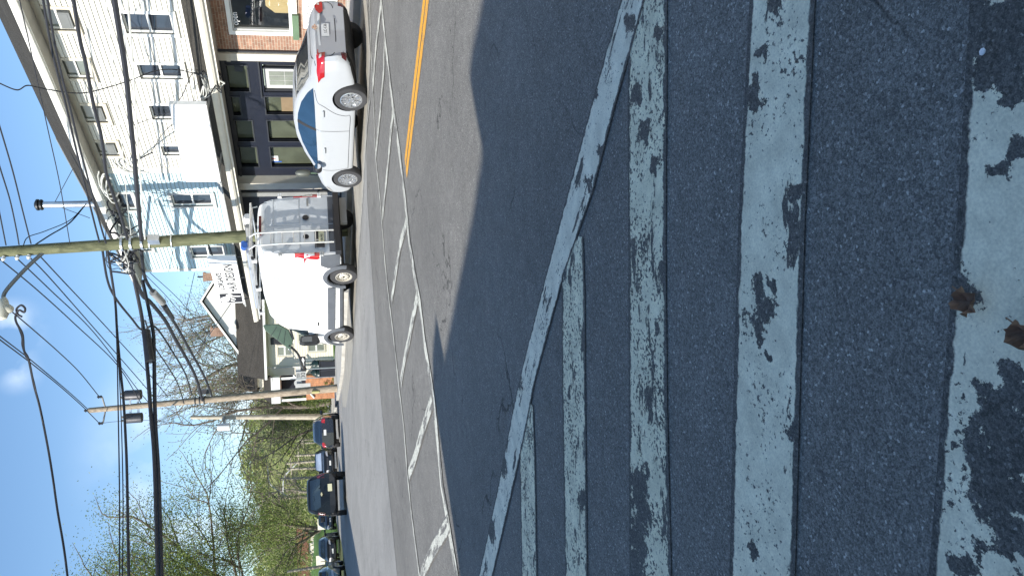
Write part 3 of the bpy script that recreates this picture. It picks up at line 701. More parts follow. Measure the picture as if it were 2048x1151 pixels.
# things in the shop window
by_, bz0, bz1 = WX(545,26,15.75).y, WX(586,12,15.75).z, WX(531,10,15.75).z
tb = MB().prism([(15.75,by_-1.2,bz0),(15.75,by_,bz0),(15.75,by_,bz1-.22),(15.75,by_-.2,bz1),(15.75,by_-1.2,bz1)],(.35,0,0)).build('display_box', K['tan'], None, bevel=.01)
tag(tb, 'tan cardboard box with a cut corner standing in the shop window', 'box')
fx_ = empty('display_rack', (XW+.7,12.9,1.2), 'thin wire display rack behind the shop window glass', 'rack')
MB().tube([(XW+.7,12.9,1.2),(XW+.7,12.9,2.5)],.012,6).tube([(XW+.7,12.65,2.4),(XW+.7,13.15,2.4)],.01,6).tube([(XW+.7,12.65,2.0),(XW+.7,13.15,2.0)],.01,6).build('post', K['grey'], fx_)
q = MB()
for i in range(6): q.box((XW+.66,12.62+.09*i,1.75+.03*(i%2)),(XW+.74,12.68+.09*i,1.98))
q.build('hanging_tag', K['dkgrey'], fx_)
# coin meter on the kerb
pm = empty('parking_meter', (13.15,16.2,.14), 'grey parking meter on a post between silver sedan and white van', 'parking meter')
MB().tube([(13.15,16.2,.14),(13.15,16.2,1.18)],.03,10).build('post', K['green'], pm)
MB().lathe((13.15,16.2,1.16),(0,0,1),[(.05,0),(.085,.04),(.10,.14),(.10,.26),(.075,.36),(.03,.40),(0,.41)],14).build('head', K['meter'], pm, smooth=True)

# ------------------------------------------------------------------ buildings on the near side of the street, behind the viewer: they shade the road
TEL = math.tan(SUN_EL)
def caster_pt(px, py, X):
    g_ = G(px, py); k = (g_.x-X)/SUN_DIR.x
    return g_.y-k*SUN_DIR.y, k*TEL
shop_x = -6.0
prof = [caster_pt(a, b, shop_x) for a, b in [(972,-260),(968,-60),(965,0),(944,95),(938,150),(952,232),(966,290),(958,345),(945,430),(915,575),(888,715),(872,627),(865,705),(866,760)]]
yA, yB = prof[0][0]-14, caster_pt(925,1151,shop_x)[0]
nb = empty('rendered_building', (shop_x,-4,0), 'plain rendered shop building with a stepped parapet on the near side of the street', 'building')
poly = [(shop_x,yA,0),(shop_x,yA,prof[0][1])]+[(shop_x,a,b) for a,b in prof]+[(shop_x,yB,prof[-1][1]-.05),(shop_x,yB,0)]
MB().prism(poly, (-.4,0,0)).build('front_wall', K['stucco'], nb)
MB().box((shop_x-12,yA,0),(shop_x-.4,yB-.02,4.6)).build('body', K['stucco'], nb)
for i in range(3): MB().box((shop_x+.0,yA+1.5+i*4,1),(shop_x+.05,yA+3.7+i*4,2.8)).build('shop_window', K['pane'], nb)
lb = empty('stone_building', (-4,32,0), 'long plain stone building beside the bend on the near side of the street', 'building')
c1, c2 = Vector((-6.6,23.4,0)), Vector((5.0,45.6,0)); back = Vector((-9,4.5,0))
MB().prism([c1,c2,c2+back,c1+back],(0,0,5.9)).build('wall', K['stucco'], lb)
MB().prism([c1+back+Vector((0,0,5.9)),c1+Vector((0,0,5.9)),c1+back/2+Vector((0,0,7.2))],c2-c1).build('roof', K['shingle'], lb)

# ------------------------------------------------------------------ vehicles
def lerpcurve(C, y):
    if y <= C[0][0]: return C[0][1]
    for (a, u), (b, v) in zip(C[:-1], C[1:]):
        if y <= b:
            t = (y-a)/(b-a); t2 = t*t*(3-2*t)*.35+t*.65; return u+(v-u)*t2
    return C[-1][1]
def chaikin(P, n=2, keep=True):
    for _ in range(n):
        Q = [P[0]]
        for a, b in zip(P[:-1], P[1:]): Q += [tuple(a[i]*.75+b[i]*.25 for i in range(len(a))), tuple(a[i]*.25+b[i]*.75 for i in range(len(a)))]
        P = Q+[P[-1]]
    return P
class Body:
    """a lofted vehicle body: side silhouette, plan and tumblehome curves; local x right, y forward from the rear axle, z up"""
    def __init__(s, top, belt, bot, wid, roofw, y0, y1, ny=72, square=0., rear=None, front=None):
        rows = []
        for i in range(ny+1):
            t = i/ny; u = t; y = y0+(y1-y0)*(u if 0 < i < ny else u)
            zt, zb, z0, wb, wr = (lerpcurve(c, y) for c in (top, belt, bot, wid, roofw))
            wr = min(wr, wb*.97)
            sec = [(0,z0),(wb*.86,z0),(wb*.955,z0+.05),(wb*.985,z0+(zb-z0)*.30),(wb,z0+(zb-z0)*.62),(wb*.988,zb-.03),(wb*.965,zb),
                   (wb*.965+(wr-wb*.965)*(.45-.2*square),zb+(zt-zb)*(.46+.2*square)),(wr+(wb-wr)*.08*square,zt-(zt-zb)*.13*(1-.3*square)),(wr*(.90+.04*square),zt-(zt-zb)*.03),(wr*.55,zt),(0,zt)]
            rows.append([(x, y, z) for x, z in chaikin(sec, 2)])
        s.rows = rows; n = len(rows[0]); V = []; F = []
        for r in rows:
            for x, y, z in r:
                t = (y-y0)/(y1-y0)
                if rear: y += lerpcurve(rear, z)*max(0, 1-(y-y0)/.75)**1.5
                if front: y -= lerpcurve(front, z)*max(0, 1-(y1-y)/.8)**1.5
                V.append((x, y, z))
        m = len(rows)
        for i in range(m-1):
            for j in range(n-1):
                a = i*n+j; F.append((a, a+1, a+n+1, a+n))
        half = len(V); 
        V2 = V+[(-x, y, z) for x, y, z in V]
        F2 = F+[tuple(half+k for k in f[::-1]) for f in F]
        F2.append(tuple(range(n))); F2.append(tuple(half+k for k in range(n-1,-1,-1)))
        F2.append(tuple((m-1)*n+k for k in range(n-1,-1,-1))); F2.append(tuple(half+(m-1)*n+k for k in range(n)))
        bm = bmesh.new(); vs = [bm.verts.new(v) for v in V2]
        for f in F2:
            try: bm.faces.new([vs[k] for k in f])
            except ValueError: pass
        bmesh.ops.remove_doubles(bm, verts=bm.verts, dist=1e-4)
        bmesh.ops.dissolve_degenerate(bm, edges=bm.edges, dist=1e-5)
        bmesh.ops.recalc_face_normals(bm, faces=bm.faces); s.bm = bm; s.bvh = BVHTree.FromBMesh(bm)
    def cut_wheels(s, centres, r, depth_x, xw):
        """wheel openings cut from each side"""
        me = bpy.data.meshes.new('body'); s.bm.to_mesh(me); o = bpy.data.objects.new('body', me); col.objects.link(o); cs = []
        for (y, z) in centres:
            for sg in (-1, 1):
                c = MB().lathe((sg*(xw+.4), y, z), (-sg,0,0), [(r,0),(r,.4+depth_x)], 36).build('cutter', K['well']); cs.append(c)
                b = o.modifiers.new('cut', 'BOOLEAN'); b.operation = 'DIFFERENCE'; b.object = c; b.solver = 'EXACT'
        bpy.context.view_layer.update()
        dg = bpy.context.evaluated_depsgraph_get(); m2 = bpy.data.meshes.new_from_object(o.evaluated_get(dg))
        bpy.data.objects.remove(o)
        for c in cs: bpy.data.objects.remove(c)
        m2.materials.clear(); s.me = m2; s.well = [(y, z, r) for y, z in centres]; s.wx = xw-depth_x
        return m2
    def build(s, name, mat, parent, band=None):
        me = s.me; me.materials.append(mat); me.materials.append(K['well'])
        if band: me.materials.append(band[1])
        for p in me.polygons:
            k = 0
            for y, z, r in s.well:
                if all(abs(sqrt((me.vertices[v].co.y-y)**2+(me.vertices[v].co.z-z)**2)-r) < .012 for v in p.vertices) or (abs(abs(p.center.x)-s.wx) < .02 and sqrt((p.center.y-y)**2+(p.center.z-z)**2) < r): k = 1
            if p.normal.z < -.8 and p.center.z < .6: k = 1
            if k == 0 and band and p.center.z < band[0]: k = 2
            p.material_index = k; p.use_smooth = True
        try: me.set_sharp_from_angle(angle=radians(32))
        except Exception: pass
        o = bpy.data.objects.new(name, me); me.name = name; col.objects.link(o); o.parent = parent; return o
    def patch(s, name, mat, parent, view, poly, off=.006, grid=.07, thick=.0, smooth=True, label=None):
        """a panel, lamp or pane that follows the body's surface inside POLY; view L/R (poly in y,z), B/F (x,z), T (x,y)"""
        ax = {'L': (1,2,0,1), 'R': (1,2,0,-1), 'B': (0,2,1,1), 'F': (0,2,1,-1), 'T': (0,1,2,-1)}[view]; ia, ib, ic, dr = ax
        if name in ('taillight', 'lens', 'reflector', 'headlight', 'bumper', 'chrome_bar', 'number_plate'): grid = .028
        bm = bmesh.new(); vs = [bm.verts.new((a, b, 0)) for a, b in poly]; bm.faces.new(vs)
        for k in (0, 1):
            lo = min(p[k] for p in poly); hi = max(p[k] for p in poly); q = lo+grid
            while q < hi-.01:
                co = Vector((q,0,0)) if k == 0 else Vector((0,q,0)); no_ = Vector((1,0,0)) if k == 0 else Vector((0,1,0))
                bmesh.ops.bisect_plane(bm, geom=bm.verts[:]+bm.edges[:]+bm.faces[:], plane_co=co, plane_no=no_); q += grid
        d = Vector((0,0,0)); d[ic] = dr; last = None; bad = []
        bm.verts.ensure_lookup_table()
        for v in bm.verts:
            o = Vector((0,0,0)); o[ia] = v.co.x; o[ib] = v.co.y; o[ic] = -dr*9
            h = s.bvh.ray_cast(o, d)
            if h[0] is None:
                h = s.bvh.find_nearest(Vector(tuple(o[i] if i != ic else -dr*1. for i in range(3))))
            n = h[1]; n = -n if n.dot(d) > 0 else n
            v.co = h[0]+n*off
        if thick:
            r = bmesh.ops.extrude_face_region(bm, geom=bm.faces[:])
            for v in [g for g in r['geom'] if isinstance(g, bmesh.types.BMVert)]: v.co += d*thick
        bmesh.ops.recalc_face_normals(bm, faces=bm.faces)
        if not thick:
            bm.faces.ensure_lookup_table()
            if bm.faces[0].normal.dot(d) > 0: bmesh.ops.reverse_faces(bm, faces=bm.faces)
        me = bpy.data.meshes.new(name); bm.to_mesh(me); bm.free(); me.materials.append(mat)
        for p in me.polygons: p.use_smooth = smooth and not thick
        o = bpy.data.objects.new(name, me); col.objects.link(o); o.parent = parent
        if label: o['label'] = label
        return o
    def line(s, name, parent, view, pts, wd=.012, mat=None, off=.004):
        """a panel gap: a thin dark ribbon lying on the body"""
        ia, ib, ic, dr = {'L': (1,2,0,1), 'R': (1,2,0,-1), 'B': (0,2,1,1), 'F': (0,2,1,-1)}[view]
        P = smoothpath([(a, b, 0) for a, b in pts], 5); mb = MB(); d = Vector((0,0,0)); d[ic] = dr; ok = []
        for i, p in enumerate(P):
            t = (P[min(i+1,len(P)-1)]-P[max(i-1,0)]).normalized(); n = Vector((-t.y,t.x,0))
            for k in (-1, 1):
                q = p+n*wd/2*k; o = Vector((0,0,0)); o[ia] = q.x; o[ib] = q.y; o[ic] = -dr*9
                h = s.bvh.ray_cast(o, d); mb.v.append((h[0] if h[0] is not None else o*.1)-d*off)
        for i in range(len(P)-1): mb.f.append([2*i,2*i+1,2*i+3,2*i+2]); mb.mi.append(0)
        return mb.build(name, mat or K['gap'], parent, local=True)
def mir(poly): return [(-a, b) for a, b in poly][::-1]
def wheel(parent, x, y, z, r, wd, side, spokes=10, mat='alloy', rim=.66, steel=False):
    """a tyre with its rim; SIDE is -1 for the left flank"""
    t = MB().lathe((x,y,z),(side,0,0),[(r*rim,-wd*.5),(r*.93,-wd*.5),(r,-wd*.38),(r,wd*.38),(r*.955,wd*.48),(r*.80,wd*.5),(r*rim,wd*.46),(r*rim,0)],36).build('wheel', K['rubber'], parent, local=True, smooth=True)
    m = MB(); R = r*rim
    m.lathe((x,y,z),(side,0,0),[(R,wd*.30),(R+.004,wd*.47),(R*.93,wd*.49),(R*.90,wd*.36),(R*.9,wd*.1)],36)
    if steel:
        m.lathe((x,y,z),(side,0,0),[(R*.9,wd*.2),(R*.72,wd*.30),(R*.55,wd*.44),(R*.34,wd*.50),(R*.30,wd*.42),(0,wd*.42)],36)
    else:
        c = Vector((x+side*wd*.40,y,z)); sx = Vector((side,0,0))
        for k in range(spokes):
            a = 2*pi*(k//2)/(spokes/2)+(-.2 if k % 2 else .2)+.3; dr_ = Vector((0,cos(a),sin(a))); tn = Vector((0,-sin(a),cos(a)))
            m.prism([c+dr_*R*.20-tn*.016, c+dr_*R*.92-tn*.015, c+dr_*R*.92+tn*.015, c+dr_*R*.20+tn*.016], sx*.022)
        m.lathe((x,y,z),(side,0,0),[(R*.24,wd*.3),(R*.24,wd*.44),(R*.14,wd*.47),(0,wd*.47)],20)
    m.build('rim', K[mat], t, local=True)
    b = MB().lathe((x,y,z),(side,0,0),[(R*.9,wd*.12),(0,wd*.12)],24)
    if steel:
        for k in range(14):
            a = 2*pi*k/14; b.lathe((x+side*wd*.345,y+cos(a)*R*.66,z+sin(a)*R*.66),(side,0,0),[(.022,0),(.022,.012),(0,.013)],8)
        b.lathe((x,y,z),(side,0,0),[(R*.12,wd*.42),(R*.12,wd*.49),(0,wd*.5)],12)
    b.build('brake', K['well'], t, local=True)
    return t

# ---- silver sedan
a_ = .067; SC = .993
fw = Vector((sin(a_),cos(a_),0)); rt_ = Vector((cos(a_),-sin(a_),0))
org = Vector((10.529,10.724,0))+rt_*.88*SC
sed = empty('parked_sedan', org, 'silver four door sedan parked at the kerb by the dark storefront', 'car', None, -a_)
top = [(-1.0,.98),(-.9,1.04),(-.6,1.09),(-.42,1.105),(-.1,1.21),(.35,1.385),(.75,1.455),(1.15,1.475),(1.55,1.44),(2.0,1.31),(2.6,1.06),(2.75,1.01),(3.15,.93),(3.45,.82),(3.58,.70),(3.63,.55)]
belt = [(-1.0,.90),(-.6,.99),(0,.985),(1.5,.945),(2.6,.90),(3.1,.84),(3.45,.74),(3.63,.50)]
bot = [(-1.0,.42),(-.85,.32),(-.4,.24),(0,.2),(2.7,.19),(3.3,.21),(3.63,.30)]
wid = [(-1.0,.70),(-.94,.78),(-.75,.845),(-.3,.87),(.5,.885),(2.4,.88),(3.0,.865),(3.35,.80),(3.55,.66),(3.63,.50)]
rw = [(-1.0,.62),(-.6,.70),(-.42,.70),(.1,.60),(.6,.575),(1.5,.575),(2.1,.62),(2.7,.70),(3.2,.68),(3.63,.40)]
B = Body(top, belt, bot, wid, rw, -1.0, 3.63, 84, rear=[(.2,.22),(.42,.05),(.6,0),(.8,.03),(.95,.06),(1.05,.14)], front=[(.2,.12),(.45,0),(.6,.02),(.8,.2)])
B.cut_wheels([(0,.325),(2.7,.325)], .365, .24, .89)
body = B.build('body', K['silver'], sed)
for s_, v_ in ((-1,'L'),(1,'R')):
    B.patch('side_window', K['sideglass'], sed, v_, [(-.22,1.05),(.02,1.155),(.35,1.285),(.75,1.365),(.93,1.378),(.95,1.02),(.3,1.03)], .007)
    B.patch('side_window', K['sideglass'], sed, v_, [(1.02,1.378),(1.25,1.375),(1.65,1.30),(2.0,1.18),(2.28,1.04),(2.36,.985),(1.02,1.015)], .007)
    B.patch('pillar', K['gap'], sed, v_, [(.935,1.38),(1.03,1.382),(1.03,1.01),(.955,1.012)], .009)
    for pts in ([(.98,1.0),(.98,.6),(.99,.33)], [(2.33,.98),(2.36,.7),(2.30,.33)], [(.98,.33),(2.30,.33)], [(-.18,1.03),(.10,.98),(.22,.85),(.42,.62),(.50,.42),(.52,.33),(.98,.33)]):
        B.line('door_gap', sed, v_, pts, .010)
    for yy, zz in ((.42,.87),(1.62,.845)):
        MB().obox((s_*.905,yy,zz),(.018,0,0),(0,.10,0),(0,0,.013)).build('door_handle', K['silver'], sed, local=True, bevel=.006)
    mr_ = MB().lathe((s_*1.0,2.12,1.0),(0,1,0),[(.0,-.09),(.075,-.085),(.10,-.03),(.095,.04),(.05,.09),(0,.10)],14)
    mr_.obox((s_*.90,2.16,.965),(.06,0,0),(0,.02,0),(0,0,.018)); mo = mr_.build('mirror', K['black'], sed, local=True, smooth=True)
    MB().lathe((s_*1.0,2.030,1.0),(0,-1,0),[(.07,0),(0,.003)],14).build('mirror_glass', K['chrome'], mo, local=True)
    wheel(sed, s_*.80, 0, .325, .325, .20, s_, 10, 'alloy'); wheel(sed, s_*.80, 2.7, .325, .325, .20, s_, 10, 'alloy')
    pl = [(.40,.885),(.50,.955),(.64,.972),(.775,.965),(.785,.84),(.62,.82),(.46,.82)]
    pl = pl if s_ > 0 else mir(pl)
    t_ = B.patch('taillight', K['redlens'], sed, 'B', pl, .012)
    sl = [(-.925,.83),(-.925,.955),(-.70,.975),(-.44,.955),(-.55,.90),(-.60,.84)]
    B.patch('lens', K['redlens'], t_, v_, sl, .012)
    c_ = [(.61,.885),(.63,.925),(.70,.925),(.69,.885)]; B.patch('lens', K['clearlens'], t_, 'B', c_ if s_ > 0 else mir(c_), .018)
    c_ = [(.58,.42),(.60,.53),(.71,.52),(.74,.44)]; B.patch('reflector', K['dkred'], sed, 'B', c_ if s_ > 0 else mir(c_), .01)
    B.patch('headlight', K['clearlens'], sed, v_, [(3.05,.78),(3.12,.83),(3.34,.76),(3.48,.66),(3.40,.62),(3.2,.70)], .010)
B.patch('rear_window', K['carglass'], sed, 'B', [(-.60,1.13),(-.53,1.26),(-.48,1.385),(0,1.405),(.48,1.385),(.53,1.26),(.60,1.13),(0,1.125)], .008)
B.patch('windscreen', K['carglass'], sed, 'F', [(-.62,1.05),(-.58,1.22),(-.52,1.385),(0,1.41),(.52,1.385),(.58,1.22),(.62,1.05),(0,1.06)], .008)
B.patch('bumper', K['black'], sed, 'B', [(-.62,.20),(-.60,.38),(-.50,.43),(.50,.43),(.60,.38),(.62,.20)], .012)
B.line('boot_gap', sed, 'B', [(-.70,.83),(-.66,.70),(-.50,.62),(0,.605),(.50,.62),(.66,.70),(.70,.83)], .014)
B.line('boot_gap', sed, 'B', [(-.72,1.0),(-.4,1.07),(0,1.08),(.4,1.07),(.72,1.0)], .008)
B.patch('chrome_bar', K['can_l'], sed, 'B', [(-.40,.885),(-.40,.925),(0,.945),(.40,.925),(.40,.885),(0,.90)], .016)
pl_ = B.patch('number_plate', K['plate'], sed, 'B', [(-.16,.72),(-.16,.865),(.16,.865),(.16,.72)], .014)
def plate_text(par, txt, y, z, size, x=0, mat='ink'):
    text_mb(txt, size, (x-size*.36*len(txt)*.86, y, z), (1,0,0), (0,0,1), .002, .86).build('lettering', K[mat], par, local=True)
plate_text(pl_, 'LC-136', -1.025, .765, .085)
eb = MB().lathe((0,-.985,.985),(0,-1,0),[(.055,0),(.055,.012),(.035,.014),(.035,.004)],20); eb.obox((0,-.995,.985),(.075,0,0),(0,.008,0),(0,0,.014)); eb.build('emblem', K['chrome'], sed, local=True)

# ---- white high roof van: grey cladding, ladder on the rear door, rack on the roof
a_ = -.022; rt_ = Vector((cos(a_),-sin(a_),0)); VS = 1.007
org = Vector((10.398,17.253,0))+rt_*1.025*VS
van = empty('cargo_van', org, 'white high roof cargo van with rear doors coloured grey for shade and a ladder up its back', 'van', None, -a_)
top = [(-1.05,2.50),(-.98,2.58),(-.6,2.61),(1.2,2.60),(2.3,2.52),(2.9,2.30),(3.4,1.78),(3.85,1.36),(4.1,1.22),(4.32,1.0),(4.42,.75)]
belt = [(-1.05,1.30),(3.0,1.30),(3.7,1.18),(4.2,.95),(4.42,.6)]
bot = [(-1.05,.46),(-.7,.40),(0,.34),(3.5,.30),(4.42,.30)]
wid = [(-1.05,.985),(-.95,1.02),(-.5,1.025),(3.2,1.025),(3.8,.98),(4.2,.88),(4.42,.70)]
rw = [(-1.05,.80),(-.9,.84),(0,.85),(2.2,.84),(2.9,.80),(3.6,.80),(4.1,.74),(4.42,.5)]
B = Body(top, belt, bot, wid, rw, -1.05, 4.42, 80, square=.75, rear=[(.3,0),(1.2,0),(2.0,.03),(2.6,.10)])
B.cut_wheels([(0,.37),(3.45,.37)], .435, .26, 1.03)
body = B.build('body', K['vanwhite'], van, band=(.46, K['cladding']))
for s_, v_ in ((-1,'L'),(1,'R')):
    arc = lambda yc, r0: [(yc+r0*cos(t*pi/12), .37+r0*sin(t*pi/12)) for t in range(13)]
    for yc in (0, 3.45):
        mb = MB(); n_ = 22
        for k in range(n_+1):
            t = -.12+(pi+.24)*k/n_
            for r_, xx in ((.43,1.028),(.455,1.062),(.54,1.055),(.565,1.020)): mb.v.append(Vector((s_*xx, yc+r_*cos(t), .37+r_*sin(t))))
        for k in range(n_):
            for j in range(3): mb.f.append([4*k+j,4*k+j+1,4*k+5+j,4*k+4+j]); mb.mi.append(0)
        mb.build('wheel_arch', K['cladding'], van, local=True, smooth=True)
    B.patch('cladding', K['cladding'], van, v_, [(-1.04,.48),(-1.04,.98),(-.60,.98),(-.46,.80),(-.44,.48)], .010)
    mo = MB().obox((s_*1.035,1.72,.70),(.016,0,0),(0,1.20,0),(0,0,.105)).build('side_moulding', K['cladding'], van, local=True, bevel=.012)
    B.patch('taillight', K['redlens'], van, v_, [(-1.035,1.02),(-1.035,1.62),(-.97,1.63),(-.92,1.45),(-.90,1.06),(-.93,1.0)], .014)
    tl = [(.90,1.0),(.90,1.63),(.985,1.63),(.985,1.0)]
    t_ = B.patch('taillight', K['redlens'], van, 'B', tl if s_ > 0 else mir(tl), .02, thick=.03)
    tl = [(.905,1.13),(.905,1.39),(.98,1.39),(.98,1.13)]; B.patch('lens', K['clearlens'], t_, 'B', tl if s_ > 0 else mir(tl), .028)
    for zz in (.98, 2.02):
        q = MB().obox((s_*.955,-1.06,zz),(.06,0,0),(0,.03,0),(0,0,.022)); q.obox((s_*.955,-1.06,zz-.055),(.06,0,0),(0,.03,0),(0,0,.018)); q.obox((s_*.93,-1.055,zz-.027),(.02,0,0),(0,.02,0),(0,0,.05)); q.build('hinge', K['vanwhite'] if s_ > 0 else K['ltgrey'], van, local=True)
    B.patch('side_window', K['carglass'], van, v_, [(3.02,1.40),(2.98,1.92),(3.12,1.90),(3.40,1.60),(3.60,1.36)], .008)
    if s_ < 0: B.line('door_gap', van, v_, [(2.3,2.2),(2.3,1.2),(2.32,.5)], .010); B.line('door_gap', van, v_, [(.9,2.35),(.9,1.2),(.9,.5)], .008)
    q = MB().prism([(s_*1.06,3.16,1.12),(s_*1.06,3.10,1.30),(s_*1.10,3.12,1.62),(s_*1.32,3.13,1.66),(s_*1.36,3.15,1.52),(s_*1.34,3.18,1.14),(s_*1.25,3.2,1.04)], (0,.16,.02))
    q.obox((s_*1.04,3.25,1.16),(.08,0,0),(0,.06,0),(0,0,.05)); mo = q.build('mirror', K['black'], van, local=True, bevel=.03)
    MB().obox((s_*1.22,3.135,1.44),(.09,0,0),(0,.01,0),(0,0,.15)).build('mirror_glass', K['carglass'], mo, local=True)
    B.patch('headlight', K['clearlens'], van, v_, [(3.98,.98),(4.02,1.2),(4.2,1.06),(4.32,.86),(4.2,.82)], .012)
    MB().obox((s_*1.03,2.55,1.08),(.012,0,0),(0,.10,0),(0,0,.022)).build('door_handle', K['black'], van, local=True, bevel=.008)
    wheel(van, s_*.92, 0, .37, .37, .23, s_, 0, 'steelw', .60, True); wheel(van, s_*.92, 3.45, .37, .37, .23, s_, 0, 'steelw', .60, True)
text_mb('310', .13, (-1.042,3.88,1.03), (0,-1,0), (0,0,1), .002, .8).build('lettering', K['grey'], van, local=True)
for x0, x1 in ((-.90,-.012),(.012,.90)):
    z_ = 2.44
    poly = [(x0,.62),(x0,z_-.06*(abs(x0) > .5)),(x0*.97 if abs(x0) > .5 else x0,z_),(x1*.97 if abs(x1) > .5 else x1,z_),(x1,z_-.06*(abs(x1) > .5)),(x1,.62)]
    dd = B.patch('rear_door', K['vandoor_shade'], van, 'B', poly, .010)
    pn = [(x0*.93+x1*.07,1.50),(x0*.9+x1*.1,2.08),(x0*.1+x1*.9,2.08),(x0*.07+x1*.93,1.50)]
    B.patch('door_panel', K['vandoor_shade'], dd, 'B', pn, .022, thick=.012)
    pn = [(x0*.96+x1*.04,2.17),(x0*.95+x1*.05,2.40),(x0*.05+x1*.95,2.40),(x0*.04+x1*.96,2.17)]
    B.patch('door_panel', K['vandoor_shade'], dd, 'B', pn, .020, thick=.012)
    B.patch('kick_panel', K['cladding'], dd, 'B', [(x0,.50),(x0,.74),(x1,.74),(x1,.50)], .016)
MB().obox((-.50,-1.085,1.10),(.28,0,0),(0,.012,0),(0,0,.012)).obox((-.36,-1.08,.98),(.14,0,0),(0,.012,0),(0,0,.11)).obox((-.66,-1.08,.97),(.10,0,0),(0,.012,0),(0,0,.11)).build('plate_recess', K['black'], van, local=True)
np_ = MB().obox((-.42,-1.095,.94),(.16,0,0),(0,.006,0),(0,0,.07)).build('number_plate', K['plate_y'], van, local=True)
plate_text(np_, '47K-902', -1.104, .905, .08, -.42)
MB().lathe((.20,-1.065,1.33),(0,-1,0),[(.075,0),(.085,.01),(.075,.03),(0,.034)],18).build('door_handle', K['black'], van, local=True, smooth=True)
eb = MB().lathe((-.42,-1.075,1.33),(0,-1,0),[(.075,0),(.075,.012),(.055,.014),(.05,.004)],18); eb.obox((-.42,-1.085,1.345),(.022,0,0),(0,.006,0),(0,0,.05)); eb.obox((-.44,-1.085,1.315),(.05,0,.02),(0,.006,0),(0,0,.014)); eb.build('emblem', K['ink'], van, local=True)
text_mb('PROVAN', .055, (.62,-1.068,1.235), (1,0,0), (0,0,1), .002, .9).build('lettering', K['ink'], van, local=True) if False else None
MB().obox((.72,-1.068,1.27),(.13,0,0),(0,.004,0),(0,0,.022)).build('badge', K['grey'], van, local=True)
MB().obox((0,-1.12,.52),(.98,0,0),(0,.09,0),(0,0,.075)).obox((0,-1.15,.605),(.55,0,0),(0,.05,0),(0,0,.012)).build('bumper', K['black'], van, local=True, bevel=.02)
MB().obox((.45,-1.0,.33),(.42,0,0),(0,.05,0),(0,0,.09)).build('tow_bar', K['grey'], van, local=True)
MB().obox((0,-1.03,2.50),(.30,0,0),(0,.02,0),(0,0,.035)).build('brake_light', K['dkred'], van, local=True)
lad = MB()
for x in (-.28,-.66): lad.tube([(x,-1.16,.62),(x,-1.13,2.0),(x,-1.08,2.62),(x,-.92,2.78)], .022, 8)
lad.build('ladder_rail', K['alu'], van, local=True)
for k in range(7):
    z_ = .80+k*.285; MB().tube([(-.28,-1.155+.012*k,z_),(-.66,-1.155+.012*k,z_)], .014, 6).build('ladder_rung', K['alu'], van, local=True)
mb = MB()
for y in (-.7,.7,2.0): mb.tube([(-.88,y,2.60),(-.84,y,2.74),(.84,y,2.74),(.88,y,2.60)], .022, 8)
for x in (-.84,.84): mb.tube([(x,-.9,2.75),(x,2.2,2.75)], .022, 8)
mb.tube([(-.84,-.9,2.76),(.84,-.9,2.76)], .03, 8); mb.build('roof_rack', K['alu'], van, local=True)
for y in (-.7,.7,2.0):
    MB().obox((-.88,y,2.66),(.03,0,0),(0,.05,0),(0,0,.06)).build('rack_foot', K['vanwhite'], van, local=True)
    MB().obox((-.86,y-.1,2.70),(.03,0,0),(0,.035,0),(0,0,.035)).build('clamp', K['black'], van, local=True)
VM = Matrix.Translation(org) @ Matrix.Rotation(-a_, 4, 'Z')
def on_van(pts): return [VM @ Vector(p) for p in pts]
for i, (x, r_, m_, lb_) in enumerate([(-.62,.05,'alu','aluminium extension ladder stile lying along the van roof rack'),(-.40,.045,'galv','galvanised pipe lying along the van roof rack beside the ladder'),(-.2,.06,'ltgrey','thick pale plastic pipe on the middle of the van roof rack')]):
    tag(MB().tube(on_van([(x,-.75,2.81+r_*.2),(x,2.1,2.81+r_*.2)]), r_, 10).build('pipe', K[m_]), lb_, 'pipe', 'pipes carried on the van roof')
tag(MB().tube(on_van([(-.5,-.9,2.90),(-.45,-.70,2.93),(-.3,-.72,2.92)]), .085, 10).build('bundle', K['blue'], smooth=True), 'blue rag bundle tied at the back of the van roof rack', 'bundle')
tag(MB().tube(on_van([(.45,-.85,2.84),(.42,-.6,2.86)]), .10, 12).build('bucket', K['signw'], smooth=True), 'small white bucket lying on the van roof rack', 'bucket')
tag(MB().tube(on_van([(.10,-.9,2.83),(.12,-.4,2.84),(.25,.2,2.83)]), .07, 10).build('bundle', K['grey'], smooth=True), 'grey canvas bundle on the van roof rack between bucket and rag', 'bundle')

